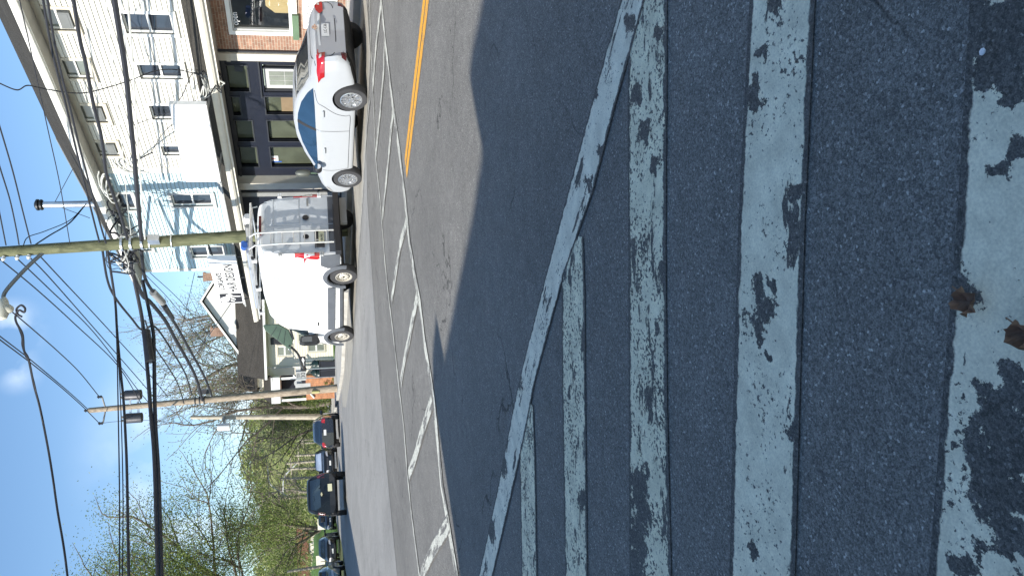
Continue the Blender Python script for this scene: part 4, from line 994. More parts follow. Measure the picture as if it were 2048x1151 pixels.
# ---- black sport utility vehicle driving away
def plain_car(name, label, cat, org, ang, kind, paint_, rear_detail=True, plate='plate', scale=1., screen='carglass', group=None):
    o = empty(name, org, label, cat, group, -ang)
    if kind == 'suv':
        top = [(-1.05,1.66),(-.95,1.80),(-.5,1.86),(.6,1.88),(1.5,1.83),(2.0,1.62),(2.5,1.22),(2.7,1.16),(3.5,1.09),(3.85,.98),(3.95,.7)]
        belt = [(-1.05,1.10),(2.4,1.10),(3.4,1.0),(3.95,.6)]; wid = [(-1.05,.94),(-.9,1.0),(-.3,1.02),(3.0,1.01),(3.6,.95),(3.95,.72)]
        rw = [(-1.05,.72),(-.5,.75),(1.5,.74),(2.2,.80),(2.8,.84),(3.95,.6)]; wb, wr, hw, y0, y1 = 2.9, .40, 1.02, -1.05, 3.95
        bot = [(-1.05,.52),(0,.40),(3.2,.36),(3.95,.5)]; rear = [(.5,.05),(.7,-.02),(1.1,.0),(1.8,.22)]
    else:
        top = [(-.85,1.02),(-.75,1.08),(-.45,1.16),(.1,1.42),(.6,1.52),(1.3,1.53),(1.8,1.40),(2.45,1.06),(2.6,1.02),(3.2,.94),(3.45,.80),(3.55,.6)]
        belt = [(-.85,.95),(1.5,.98),(2.4,.94),(3.2,.82),(3.55,.5)]; wid = [(-.85,.74),(-.7,.84),(-.2,.89),(2.5,.88),(3.2,.82),(3.55,.58)]
        rw = [(-.85,.60),(-.4,.66),(.2,.62),(1.4,.60),(2.1,.64),(2.6,.70),(3.55,.45)]; wb, wr, hw, y0, y1 = 2.62, .325, .89, -.85, 3.55
        bot = [(-.85,.38),(0,.22),(2.7,.2),(3.55,.3)]; rear = [(.2,.2),(.5,.02),(.8,.02),(1.0,.1)]
    b = Body(top, belt, bot, wid, rw, y0, y1, 60, square=.55 if kind == 'suv' else 0, rear=rear)
    b.cut_wheels([(0,wr),(wb,wr)], wr+.05, .26, hw); b.build('body', K[paint_], o)
    g = K['carglass']
    for s_, v_ in ((-1,'L'),(1,'R')):
        if kind == 'suv':
            b.patch('side_window', g, o, v_, [(-.85,1.18),(-.80,1.68),(-.1,1.72),(-.1,1.18)], .008); b.patch('side_window', g, o, v_, [(0,1.18),(0,1.72),(1.5,1.70),(1.95,1.45),(2.15,1.18)], .008)
            tl = [(.76,1.02),(.76,1.36),(.95,1.36),(.95,1.02)]; hl = [(.60,.86),(.62,1.0),(.86,1.0),(.84,.86)]
        else:
            b.patch('side_window', g, o, v_, [(-.25,1.05),(.1,1.28),(.55,1.42),(.8,1.44),(.8,1.03)], .008); b.patch('side_window', g, o, v_, [(.88,1.03),(.88,1.44),(1.3,1.43),(1.75,1.28),(2.2,1.03)], .008)
            tl = [(.52,.84),(.56,1.02),(.82,1.0),(.82,.82)]; hl = [(.44,.64),(.48,.76),(.76,.80),(.78,.68)]
        b.patch('taillight', K['redlens'] if kind != 'suv' else K['dkred'], o, 'B', tl if s_ > 0 else mir(tl), .015)
        b.patch('headlight', K['clearlens'], o, 'F', hl if s_ > 0 else mir(hl), .015)
        q = MB().obox((s_*(hw+.13),wb-.55,1.16 if kind == 'suv' else 1.0),(.13,0,0),(0,.06,0),(0,0,.11 if kind == 'suv' else .075)).build('mirror', K['black'] if kind == 'suv' else K[paint_], o, local=True, bevel=.03)
        for y in (0, wb): wheel(o, s_*(hw-.11), y, wr, wr, .24, s_, 10, 'alloy')
    if kind == 'suv':
        b.patch('rear_window', g, o, 'B', [(-.76,1.22),(-.66,1.70),(.66,1.70),(.76,1.22)], .010); b.patch('windscreen', g, o, 'F', [(-.78,1.24),(-.66,1.76),(.66,1.76),(.78,1.24)], .010)
        b.patch('bumper', K['black'], o, 'B', [(-.96,.50),(-.96,.78),(.96,.78),(.96,.50)], .05, thick=.03)
        np = b.patch('number_plate', K[plate], o, 'B', [(-.17,.80),(-.17,.96),(.17,.96),(.17,.80)] if plate == 'plate' else [(.12,.66),(.12,.86),(.46,.86),(.46,.66)], .09)
        eb = MB().obox((0,-1.07,1.17),(.09,0,0),(0,.02,0),(0,0,.024)).obox((0,-1.075,1.17),(.035,0,0),(0,.02,0),(0,0,.045)).build('emblem', K['chrome'], o, local=True)
        for x in (-.40,.40): MB().tube([(x,-.3,1.90),(x,.9,1.92)], .02, 6).build('roof_rail', K['chrome'], o, local=True)
    else:
        b.patch('rear_window', g, o, 'B', [(-.60,1.10),(-.50,1.42),(.50,1.42),(.60,1.10)], .010); b.patch('windscreen', K[screen], o, 'F', [(-.64,1.08),(-.52,1.44),(.52,1.44),(.64,1.08)], .010)
        b.patch('number_plate', K['plate'], o, 'B', [(-.16,.78),(-.16,.92),(.16,.92),(.16,.78)], .016)
        b.patch('number_plate', K['plate'], o, 'F', [(-.16,.46),(-.16,.57),(.16,.57),(.16,.46)], .016)
        b.patch('grille', K['black'], o, 'F', [(-.38,.62),(-.40,.74),(.40,.74),(.38,.62)], .012); b.patch('bumper', K['black'], o, 'F', [(-.5,.30),(-.52,.42),(.52,.42),(.5,.30)], .012)
    return o
def place(pxl, pxr, y_l, y_r): return G(pxl, y_l), G(pxr, y_r)
p = (G(693,1030)+G(693,948))/2; a_ = radians(13.2); v = Vector((sin(a_),cos(a_),0))
plain_car('moving_suv', 'black sport utility vehicle seen from behind, driving away along the street', 'car', Vector((9.62,36.2,0))+v*.3, a_, 'suv', 'carblack', plate='plate_y')
p = (G(680,888)+G(680,832))/2; a_ = radians(23); v = Vector((sin(a_),cos(a_),0))
plain_car('parked_hatchback', 'dark navy hatchback parked by the utility pole, red tail lights towards us', 'car', Vector((p.x,p.y,0))+v*.2, a_, 'hatch', 'carnavy')
a_ = radians(198)
plain_car('oncoming_hatchback', 'black oncoming car with a pale front plate on the grassy side of the street', 'car', Vector((11.9,59.5,0)), a_, 'hatch', 'carblack')
plain_car('oncoming_hatchback', 'dark blue oncoming car half hidden behind the black sport utility vehicle', 'car', Vector((16.2,68.5,0)), a_, 'hatch', 'carnavy')
a_ = radians(196)
plain_car('oncoming_hatchback', 'grey green car facing us at the shaded edge of the street', 'car', Vector((7.75,48.3,0)), a_, 'hatch', 'carteal')
plain_car('oncoming_hatchback', 'dark car with a windscreen coloured as reflected sky stopped between the black and navy cars', 'car', Vector((16.45,52.6,0)), radians(201), 'hatch', 'carblack', screen='sky_screen')

# ------------------------------------------------------------------ utility poles
def insul(mb, p, d=(0,0,1), s=1.):
    mb.lathe(p, d, [(.03*s,0),(.055*s,.03*s),(.03*s,.07*s),(.06*s,.10*s),(.03*s,.15*s),(0,.16*s)], 10)
def taper(mb, a, b, r0, r1, n=14, seg=8):
    a, b = Vector(a), Vector(b); mb.tube([a.lerp(b, i/seg) for i in range(seg+1)], [r0+(r1-r0)*i/seg for i in range(seg+1)], n)
P1b, P1t = Vector((12.98,18.72,.1)), Vector((12.86,19.38,11.4))
p1 = empty('utility_pole', P1b, 'mossy green utility pole between the van and the porch roof, carrying a street lamp', 'utility pole')
mb = MB(); taper(mb, P1b, P1t, .20, .145); mb.build('shaft', K['pole_m'], p1, smooth=True)
def on1(x):     # a point of this pole seen at photo column x
    best = min((abs((CAM-CAM).length + ((lambda q: PPX + (-(UP.dot(q-CAM))/FWD.dot(q-CAM))*FPX)(P1b.lerp(P1t, i/400)) - x)), i) for i in range(401)); return P1b.lerp(P1t, best[1]/400)
la = on1(95)
lampend = D(6, 601, 20.6)
arm = MB().tube(smoothpath([la, la.lerp(lampend,.35)+Vector((0,0,.12)), la.lerp(lampend,.8)+Vector((0,0,.15)), lampend], 6), [.055]*18+[.04], 10).build('lamp_arm', K['arm'], p1, smooth=True)
ld = (lampend-la); ld.z = 0; ld.normalize()
MB().lathe(lampend-ld*.1-Vector((0,0,.02)), ld, [(.05,0),(.11,.08),(.16,.25),(.17,.45),(.12,.62),(0,.68)], 16).build('lamp_head', K['lamp'], arm, smooth=True)
MB().lathe(lampend+ld*.25-Vector((0,0,.1)), (0,0,-1), [(.14,0),(.13,.1),(.07,.18),(0,.2)], 16).build('lamp_cover', K['lamp'], arm, smooth=True)
for x in (12, 38, 62):
    q = on1(x); mb = MB(); insul(mb, q+Vector((-.16,.0,0)), (-1,0,.2)); mb.build('insulator', K['can_l'], p1, smooth=True)
for x in (245, 262, 285):
    q = on1(x); MB().lathe(q-Vector((0,0,.03)), (0,0,1), [(.215,0),(.215,.06)], 14).build('band', K['galv'], p1)
for x in (300, 345):
    q = on1(x); MB().lathe(q, (0,0,1), [(.205,0),(.205,.03)], 14).build('band', K['alu'], p1)
MB().obox(on1(310)+Vector((-.05,-.2,0)),(.10,0,0),(0,.12,0),(0,0,.16)).build('junction_box', K['galv'], p1)
# the far pole with two transformers
P2b = Vector((15.33,36.75,.1)); d2 = 39.2
P2t = D(178,820,39.6)
p2 = empty('utility_pole', P2b, 'weathered grey utility pole with two dark transformers near the speed limit sign', 'utility pole')
mb = MB(); taper(mb, P2b, P2t, .21, .14); mb.build('shaft', K['pole_g'], p2, smooth=True)
def on2(x): return P2b.lerp(P2t, (680-x)/(680-178))
hz = Vector((RT.x,RT.y,0)).normalized()
for sgn in (1, -1):
    c = on2(268)+hz*(.62*sgn)-Vector((0,0,.45)); can = MB().lathe(c, (0,0,1), [(.24,0),(.27,.03),(.27,.80),(.23,.86),(.10,.90),(0,.9)], 18).build('transformer', K['can'], p2, smooth=True)
    mb = MB(); insul(mb, c+Vector((.08,0,.88)), s=1.3); insul(mb, c+Vector((-.10,.05,.88)), s=1.3); mb.build('bushing', K['grey'], can)
    MB().obox(c-hz*(.38*sgn)+Vector((0,0,.6)),hz*.18,Vector((.03,.03,0)),(0,0,.05)).obox(c-hz*(.38*sgn)+Vector((0,0,.2)),hz*.18,Vector((.03,.03,0)),(0,0,.05)).build('bracket', K['galv'], can)
xa = MB(); i1, i2 = D(198,793,39.4), D(200,846,39.4); m_ = on2(212); xa.tube([i1-Vector((0,0,.15)), m_],.045,8); xa.tube([i2-Vector((0,0,.15)), m_],.045,8); xa.build('crossarm', K['grey'], p2)
for q in (i1-Vector((0,0,.15)), i2-Vector((0,0,.15)), P2t): mb = MB(); insul(mb, q, s=1.6); mb.build('insulator', K['dkgrey'], p2, smooth=True)
ar = MB().obox((on2(325)+D(345,850,38))/2, (D(312,868,37.5)-D(345,815,39))/2, Vector((.05,.05,0)), (0,0,.05)).build('lamp_arm', K['alu'], p2)
MB().obox(on2(635)+Vector((-.18,-.14,0)),(.03,.0,0),(0,.10,0),(0,0,.20)).build('marker_plate', K['leaf_y'], p2)
MB().obox(on2(412)+hz*.45,hz*.12,Vector((.06,.1,0)),(0,0,.3)).build('cable_box', K['can'], p2)
for i in range(3): MB().lathe(on2(395+i*9),(0,0,1),[(.22,0),(.22,.05)],12).build('band', K['dkgrey'], p2)
# the paler pole behind it
P3b = Vector((18.1,48.4,.1)); P3t = D(382,834,50)
p3 = empty('utility_pole', P3b, 'pale old utility pole with a white transformer right beside the navy hatchback', 'utility pole')
mb = MB(); taper(mb, P3b, P3t, .22, .12); mb.build('shaft', K['pole_b'], p3, smooth=True)
c = D(448,853,49.6); can = MB().lathe(c-Vector((0,0,.4)),(0,0,1),[(.22,0),(.25,.03),(.25,.75),(.2,.82),(0,.85)],16).build('transformer', K['can_l'], p3, smooth=True)
MB().obox((c+P3b.lerp(P3t,(673-448)/(673-382)))/2,hz*.35,Vector((.03,.03,0)),(0,0,.05)).build('bracket', K['grey'], p3)
MB().obox(P3b+Vector((-.2,-.3,.35)),(.3,0,0),(0,.25,0),(0,0,.4)).build('base_box', K['ltgrey'], p3)
# the row of pale poles receding along the street
far = [((545,993),(650,994),80,.17,'bright'),((561,957),(650,953),86,.14,'pale'),((574,937),(650,935),90,.14,'pale'),((572,926),(650,920),93,.14,'lamp'),((590,910),(650,908),97,.14,'wide'),
       ((601,885),(650,884),101,.13,'pale'),((598,879),(650,878),104,.12,'pale'),((595,863),(650,863),107,.14,'pale'),((592,857),(650,857),109,.12,'pale')]
flab = {0:'pale pole rising just over the roof of the black sport utility vehicle',1:'thin pale pole leaning a little above the rear corner of the black vehicle',2:'thin pole with a short bracket between two taller pale poles',3:'pale pole carrying a long thin street lamp arm',
        4:'pale pole with a wide crossarm over the gap between the cars',5:'nearer of two close pale poles beside the navy hatchback roof',6:'farther of two close pale poles beside the navy hatchback roof',7:'pale pole above the navy hatchback by the pale flowering tree',8:'thin pole last in the row beneath the pale flowering tree'}
for i, (t, b, d, r, kd) in enumerate(far):
    pt, pb = D(*t, d), D(*b, d); pb.z = 0
    o = empty('street_pole', pb, flab[i], 'pole', 'pale poles receding along the street')
    mb = MB(); taper(mb, pb, pt, r*1.15, r, 8, 3); mb.build('shaft', K['pole_b'], o)
    q = pb.lerp(pt, .9); MB().obox(q, hz*(1.3 if kd == 'wide' else .7), Vector((.05,.05,0)), (0,0,.07)).build('crossarm', K['pole_b'], o)
    if kd in ('lamp', 'bright'):
        e = q+Vector((0,0,1.0))+hz*(3.2 if kd == 'lamp' else 2.8)*(-1 if kd == 'lamp' else 1); MB().tube(smoothpath([q-Vector((0,0,.9)), q.lerp(e,.5)+Vector((0,0,.25)), e, e+hz*.6*(-1 if kd == 'lamp' else 1)], 4), .07, 6).build('lamp_arm', K['can_l'], o)

# ------------------------------------------------------------------ cables
def cable(label, r, pts, m='cable', k=8, group='overhead cables', name='cable', wob=0):
    """pts: (photo x, photo y, distance); the cable hangs through those points of the air"""
    P = smoothpath([D(*p) for p in pts], k)
    if wob: P = [p+Vector((random.uniform(-wob,wob),random.uniform(-wob,wob),random.uniform(-wob,wob))) for p in P]
    o = MB().tube(P, r, 6).build(name, K[m], None, smooth=True)
    return tag(o, label, 'cable', group)
def along(pts, X): return [(x, y, FWD.dot(WX(x, y, X)-CAM)) for x, y in pts]
T = cable('thick black telephone cable passing level with the middle of the white clapboard', .062, along([(226,-40),(229,0),(240,70),(252,150),(262,250),(270,330),(276,400),(283,480)], 12.75))
cable('thin pale cable hung just below the thick black telephone cable', .024, along([(250,-40),(255,0),(262,80),(268,170),(277,300),(284,400),(290,478)], 12.72), 'cable_g')
cable('black cable crossing the small top floor windows of the white wall', .042, along([(138,-40),(147,0),(160,80),(172,130),(185,200),(200,260),(207,300),(214,352),(238,420),(255,478)], 12.8))
cable('black cable running along the roof gutter, upper of a close pair', .026, along([(78,-40),(86,0),(102,90),(120,165),(132,210),(150,290),(170,370),(190,450),(199,484)], 12.8))
cable('black cable running along the roof gutter, lower of a close pair', .026, along([(88,-40),(95,0),(110,90),(127,165),(139,210),(158,290),(180,372),(201,450),(212,486)], 12.78))
cable('high wire meeting the mossy pole at its lowest insulator', .018, along([(-20,190),(0,255),(25,340),(45,420),(62,487)], 12.7))
cable('high wire meeting the mossy pole at its middle insulator', .018, along([(-20,265),(0,335),(20,400),(33,460),(38,489)], 12.7))
cable('high wire meeting the mossy pole at its topmost visible insulator', .018, along([(-20,330),(0,430),(8,470),(12,490)], 12.7))
cable('double service wire drooping from the mossy pole to the roof flue', .022, [(66,492,22),(100,470,22.8),(140,445,24.5),(172,408,26.6)])
cable('wire from the mossy pole climbing beside the drooping service wire', .014, [(46,492,22),(56,474,22.2),(90,462,23),(140,440,24.5),(170,410,26.6)])
cable('black wire slanting across the corner of the white and blue clapboard', .020, [(182,400,25),(226,366,24.2),(262,330,22.5),(290,312,21),(305,305,20.5)])
cable('slack black wire looping across the white wall from upper left to the porch roof', .014, [(-10,162,14),(0,167,14.3),(34,180,15),(55,171,15.4),(86,177,16),(128,184,16.6),(167,186,17.2),(208,177,17.8),(260,161,18.4),(307,143,18.9),(347,139,19.3),(385,146,19.4),(402,152,19.3)])
cable('short wire dropping from the blank sign corner to the porch gutter', .012, [(346,213,19.5),(364,192,19.3),(384,148,19.2),(400,150,19.2)])
cable('thin pale conduit wire running above the thick black cable on the white wall', .012, along([(205,-40),(212,0),(222,90),(232,180),(243,280),(252,380),(262,470)], 12.8), 'cable_g')
cable('thin dark wire falling from the thick black cable to the porch gutter', .010, [(268,250,19.6),(300,238,19.3),(345,222,19.2),(384,205,19.1)])
cable('thin dark wire dropping from the small window to the porch gutter', .010, [(302,305,20.6),(330,262,20),(368,232,19.6),(392,200,19.1)])
cable('thin high wire fading over the roof towards the mossy pole', .012, along([(30,-40),(48,40),(70,140),(96,260),(120,370),(140,488)], 12.9))
for i, lb_ in enumerate(['dark wire of a tangled bunch hanging off the porch gutter, outermost loop','pale wire of a tangled bunch hanging off the porch gutter, widest loop','dark wire of a tangled bunch hanging off the porch gutter, smallest loop','pale wire of a tangled bunch hanging off the porch gutter, lying along the roof','dark wire of a tangled bunch hanging off the porch gutter, trailing end','pale wire of a tangled bunch hanging off the porch gutter, tight inner coil']):
    pts = [(400+random.uniform(0,8),150+random.uniform(-10,6),19.0)]
    for k in range(6): pts.append((404+random.uniform(-4,46),172+random.uniform(-32,26),18.9+random.uniform(-.1,.1)))
    pts.append((398+random.uniform(0,14),200+random.uniform(-6,12),19.0))
    cable(lb_, .010+.004*(i % 3), pts, 'cable' if i % 2 == 0 else 'cable_g', 6, 'wires tangled at the porch gutter', 'wire')
# from the mossy pole towards the transformer pole and across the street
cable('high wire from the mossy pole to the transformer pole, lowest of four', .020, [(81,513,22.2),(121,556,24.5),(200,640,30),(294,743,36.5),(335,792,39)])
cable('high wire from the mossy pole to the transformer pole, second from below', .020, [(55,510,22.2),(100,556,24.5),(190,658,30),(294,777,38),(312,800,39)])
cable('high wire from the mossy pole to the transformer pole, third from below', .020, [(25,508,22.2),(100,579,25.5),(190,667,31),(272,774,38.5),(296,803,39.2)])
cable('high wire from the mossy pole to the transformer pole, topmost of four', .022, [(0,518,22.5),(75,580,26),(150,648,30),(235,730,36),(282,805,39.2)])
cable('wire from the street lamp to the near insulator of the transformer pole', .022, [(-10,596,22),(12,613,23),(70,662,27),(120,706,31.5),(160,745,35.5),(198,792,39.3)])
cable('wire from high overhead to the top of the transformer pole', .022, [(-10,664,22),(0,672,22.6),(60,718,27.5),(120,768,33),(150,794,36.5),(176,818,39.6)])
cable('wire from high overhead to the far insulator of the transformer pole', .022, [(-10,670,22),(0,679,22.6),(60,724,27.5),(120,772,33),(165,812,36.5),(199,846,39.3)])
T1 = cable('thick cable sagging towards the transformer pole, nearest the roofs, with a grey splice', .055, [(283,500,22.2),(290,555,24),(312,592,25.8),(335,625,27.6),(355,655,30),(380,700,33.5),(405,745,36.5),(418,775,38.4),(424,792,39)])
MB().tube([D(306,584,25.3),D(325,604,26.4)],.13,10).build('splice_case', K['grey'], T1, smooth=True)
MB().tube([D(330,612,27),D(345,636,28.5)],.09,8).build('splice_case', K['dkgrey'], T1, smooth=True)
cable('thickest cable sagging towards the transformer pole beside the spliced one', .070, [(250,500,22.2),(262,540,23.5),(285,590,25.5),(300,603,26.2),(330,640,28.5),(352,680,32),(375,720,35),(392,755,37.4),(405,800,39)])
cable('medium cable sagging from the mossy pole under the thickest one', .040, [(203,486,22.2),(215,560,24.4),(232,597,25.8),(262,635,28),(285,660,29.5),(311,646+8,30),(350,711,34),(371,748,36.8),(384,790,39)])
cable('thin cable sagging lowest towards the middle of the transformer pole', .028, [(290,640,27),(308,690,30),(334,730,34),(355,766,37),(368,806,39)])
TL = cable('thick cable strung across the street with a long black splice case', .060, [(262,500,22.2),(266,545,23),(283,630,23.5),(290,690,23.2),(296,750,22.6),(302,830,21.8),(308,900,21),(312,1000,20),(316,1151,18.6),(320,1300,17.5)])
MB().tube([D(292,662,23.3),D(300,722,22.8)],.135,10).build('splice_case', K['black'], TL, smooth=True)
cable('thick cable strung across the street just below the spliced one', .060, [(285,560,24),(305,655,23.6),(308,700,23.2),(309,770,22.5),(311,850,21.6),(317,952,20.5),(322.6,1151,18.6),(327,1300,17.5)])
cable('medium cable strung across the street above the splice case', .040, [(215,500,22.3),(230,600,23.6),(234,660,23.4),(241,740,22.8),(247,800,22.2),(251,870,21.5),(254,950,20.8),(257.6,1151,18.8),(262,1300,17.7)])
cable('thin wire strung across the street, upper of the two', .020, [(230,600,23.6),(234,700,23),(236,800,22.2),(239,983,20.6),(239,1151,18.8),(240,1300,17.7)])
cable('thin wire strung across the street, lower of the two', .016, [(232,640,23.5),(241,800,22.3),(246,983,20.6),(245,1151,18.8),(246,1300,17.7)])
cable('twisted service cable hanging in the open sky with a loose looped end', .022, [(44,633,15),(36,628,15),(33,618,15),(42,610,15),(50,616,15),(48,624,15),(38,620,15),(31,632,15),(33,645,15),(45,668,15),(48,700,15),(57,718,15),(68,770,15.2),(80,815,15.3),(95,890,15.3),(105,950,15.2),(115,1020,15),(127,1090,14.7),(136,1160,14.4),(146,1260,14)])
cable('second strand twisted round the looped service cable', .012, [(33,645,15.05),(43,672,15),(44,690,15.05),(51,712,15),(57,722,15.05),(70,770,15.2),(79,815,15.25),(96,890,15.35),(104,950,15.15),(116,1020,15.05),(126,1090,14.65),(137,1160,14.45)], m='cable')
cable('thin guy wire slanting from the transformer pole to the hair design sign', .014, [(314,797,39),(350,758,36),(384,719,34),(425,660,31),(462,606,28.5)])
cable('thin wire slanting from the transformer pole up behind the hair design sign', .012, [(315,792,39),(334,738,37),(360,667,33),(381,581,29),(389,545,27.6)])
cable('thin wire falling across the cream gable towards the tan house', .012, [(300,545,25),(361,602,30),(413,665,37),(452,719,43),(492,757,46)])
cable('thin wire falling across the cream gable beside its twin', .012, [(290,548,25),(340,600,30),(395,668,37),(440,735,43),(470,790,47)])
cable('thin wire down the side of the transformer pole', .012, [(200,846,39.2),(235,842,39.1),(300,840,39),(360,846,39),(420,850,39),(480,848,39.2)])
cl = empty('cable_coil', on1(250), 'dark tangle of coiled cable tied to the mossy pole', 'cable coil')
for i in range(9):
    c = [(226+random.uniform(-16,52), 440+random.uniform(-46,110)) for _ in range(7)]; c.sort(key=lambda q: q[1]+random.uniform(-30,30))
    MB().tube(smoothpath([D(x, y, 22.3+random.uniform(-.3,.3)) for x, y in c], 6), .012+.008*(i % 3), 6).build('strand', K['cable'] if i % 4 else K['cable_g'], cl, smooth=True)
for i in range(4):
    c0 = D(204+7*i+random.uniform(-3,3), 360+7*i, 21.6); ra, rb, ph = random.uniform(.22,.42), random.uniform(.10,.2), random.uniform(-.6,.6)
    MB().tube([c0+RT*cos(k*pi/11+ph)*ra+UP*sin(k*pi/11+ph)*rb+FWD*(.03*k-.1*i)+Vector((0,0,random.uniform(-.012,.012))) for k in range(random.randint(11,17))], .022, 6).build('loop', K['cable_g'], cl, smooth=True)

# ------------------------------------------------------------------ tan house beyond the van
ER, EF = Vector((cos(_a),-sin(_a),0)), Vector((sin(_a),cos(_a),0))     # along its front, and back from it
HO = D(660,745,47); HO.z = .1
hs = empty('tan_house', HO, 'tan clapboard house with a low brown roof and a cream gable beyond the van', 'house')
def H(u, b, z): return HO+ER*u+EF*b+Vector((0,0,z-.1))
def hbox(mb, u0, u1, b0, b1, z0, z1):
    return mb.obox(H((u0+u1)/2,(b0+b1)/2,(z0+z1)/2), ER*(u1-u0)/2, EF*(b1-b0)/2, (0,0,(z1-z0)/2))
def ux(y, d=47): return (745-y)/FPX*d
def zx(x, y, d=47): return D(x, y, d).z
mb = MB(); k = .1
while k < 4.1:      # clapboards of the front wall
    mb.quad(H(0,-.02,k),H(10,-.02,k),H(10,.0,k+.16),H(0,.0,k+.16)); mb.quad(H(0,0,k),H(10,0,k),H(10,-.02,k),H(0,-.02,k)); k += .16
hbox(mb, 0,10,.02,4,.0,4.2); mb.build('front_wall', K['siding_t'], hs)
mb = MB(); hbox(mb, 0.3,9.4,3.6,11,.0,6.2); mb.prism([H(1.3,3.62,6.1),H(8.3,3.62,6.1),H(4.85,3.62,8.42)], EF*7.2); mb.build('gable_wall', K['siding_w'], hs)
e0 = -.15; zE, zR = 4.26, 6.30
mb = MB(); mb.prism([H(e0,-.45,zE),H(e0,-.45,zE+.10),H(e0,3.6,zR+.1),H(e0,3.6,zR)], ER*10.4); mb.build('roof', K['shingle_b'], hs)
mb = MB(); mb.prism([H(.95,3.4,5.95),H(4.85,3.4,8.52),H(4.85,3.4,8.66),H(.8,3.4,5.98)], EF*7.6); mb.prism([H(8.75,3.4,5.95),H(4.85,3.4,8.52),H(4.85,3.4,8.66),H(8.9,3.4,5.98)], EF*7.6); mb.build('roof', K['shingle_b'], hs)
mb = MB(); mb.prism([H(.85,3.36,5.88),H(4.85,3.36,8.50),H(4.85,3.36,8.64),H(.75,3.36,5.98)], EF*.04); mb.prism([H(8.85,3.36,5.88),H(4.85,3.36,8.50),H(4.85,3.36,8.64),H(8.95,3.36,5.98)], EF*.04)
mb.build('rake_board', K['trim_w'], hs)
mb = MB(); hbox(mb, e0,10.2,-.60,-.455,zE-.04,zE+.10); hbox(mb, e0,10.2,-.45,-.02,zE-.06,zE-.03); mb.build('gutter', K['trim_w'], hs)
mb = MB(); mb.tube([H(.62,-.52,zE-.05),H(.55,-.1,zE-.35),H(.5,-.08,.3)],.045,8); mb.build('drainpipe', K['ltgrey'], hs)
def hwin(x0, x1, y0, y1):
    u0, u1 = ux(y1), ux(y0); z1_, z0_ = zx(x0,(y0+y1)/2), zx(x1,(y0+y1)/2)
    f = MB()
    hbox(f,u0,u1,-.07,.0,z0_,z0_+.10); hbox(f,u0,u1,-.07,.0,z1_-.10,z1_); hbox(f,u0,u0+.11,-.068,.0,z0_+.1,z1_-.1); hbox(f,u1-.11,u1,-.068,.0,z0_+.1,z1_-.1)
    o = f.build('window', K['trim_tan'], hs)
    s = MB(); hbox(s,u0+.11,u1-.11,-.055,-.02,(z0_+z1_)/2-.05,(z0_+z1_)/2+.05); hbox(s,u0+.11,u0+.16,-.05,-.02,z0_+.1,z1_-.1); hbox(s,u1-.16,u1-.11,-.05,-.02,z0_+.1,z1_-.1); s.build('sash', K['trim_w'], o)
    p = MB(); hbox(p,u0+.1,u1-.1,-.035,-.025,z0_+.1,z1_-.1); p.build('pane', K['pane_l'], o)
hwin(554,586,684,709); hwin(614,651,682,704); hwin(595,625,660,683)
q = MB(); hbox(q,ux(683),ux(669),-.10,-.0,zx(567,676),zx(542,676)); q.build('wall_lamp', K['black'], hs, bevel=.05)
q = MB(); q.lathe(H(ux(655),3.2,zx(470,655,50)),-EF+Vector((0,0,.5)),[(.30,.12),(.28,.08),(.18,.02),(0,0)],16); q.build('satellite_dish', K['ltgrey'], hs, smooth=True)
# its little brick porch
hp = empty('brick_porch', H(-1.2,-.2,.1), 'small white porch on an orange brick base at the end of the tan house', 'porch')
q = MB(); hbox(q,-1.5,-.02,-.9,1.2,0,zx(612,765)); q.build('base_wall', K['brick_o'], hp)
q = MB(); hbox(q,-1.6,.0,-1.0,1.3,zx(562,765),zx(545,765)); q.build('roof', K['trim_w'], hp)
q = MB(); hbox(q,-1.5,.0,1.0,1.2,1.5,4.0); q.build('back_wall', K['navy'], hp)
for u in (-1.45,-.10):
    q = MB(); hbox(q,u-.07,u+.07,-.88,-.74,zx(612,765),zx(563,765)); q.build('post', K['trim_w'], hp)
q = MB(); q.tube([H(-1.4,-.95,zx(628,770)),H(.1,-.95,zx(588,748))],.05,6); q.build('handrail', K['trim_w'], hp)
q = MB(); q.prism([H(-1.6,-1.0,3.85),H(.05,-1.0,3.85),H(.05,1.3,4.5),H(-1.6,1.3,4.5)],(0,0,.08)); q.build('roof_cover', K['shingle_b'], hp)
for (x0,x1,y0,y1,d,lb_) in ((424,462,654,671,58,'red brick chimney standing up behind the cream gable'),(409,440,545,561,60,'dark brick chimney with a thin pipe seen past the hair design sign')):
    c0 = D(x0,(y0+y1)/2,d); c1_ = D(x1+16,(y0+y1)/2,d); hw = (y1-y0)/2/FPX*d
    hb = empty('brick_house', Vector((c0.x,c0.y,0)), lb_, 'house')
    q = MB(); q.obox((c0+c1_)/2,ER*hw,EF*hw,(0,0,(c0.z-c1_.z)/2)).obox(c0,ER*hw*1.15,EF*hw*1.15,(0,0,.08)); q.build('chimney', K['brick'], hb)
    q = MB(); q.tube([c0,c0+Vector((0,0,.55))],.07,8); q.build('chimney_pipe', K['black'], hb)
    zc = c1_.z; q = MB(); cc = Vector((c1_.x,c1_.y,0)); q.obox(cc+Vector((0,0,zc*.4)),ER*4,EF*4,(0,0,zc*.4)); q.build('wall', K['siding_t'], hb)
    q = MB(); q.prism([cc-ER*4.4-EF*4.4+Vector((0,0,zc*.78)),cc-ER*4.4+EF*4.4+Vector((0,0,zc*.78)),cc-ER*4.4+Vector((0,0,zc+.2))],ER*8.8); q.build('roof', K['shingle_b'], hb)
hb = empty('orange_roof_house', D(612,1103,130)*1, 'small far house with an orange roof above the green lawn', 'house'); hb.location.z = 0
cc = Vector((hb.location.x,hb.location.y,0)); zt_ = D(610,1103,130).z
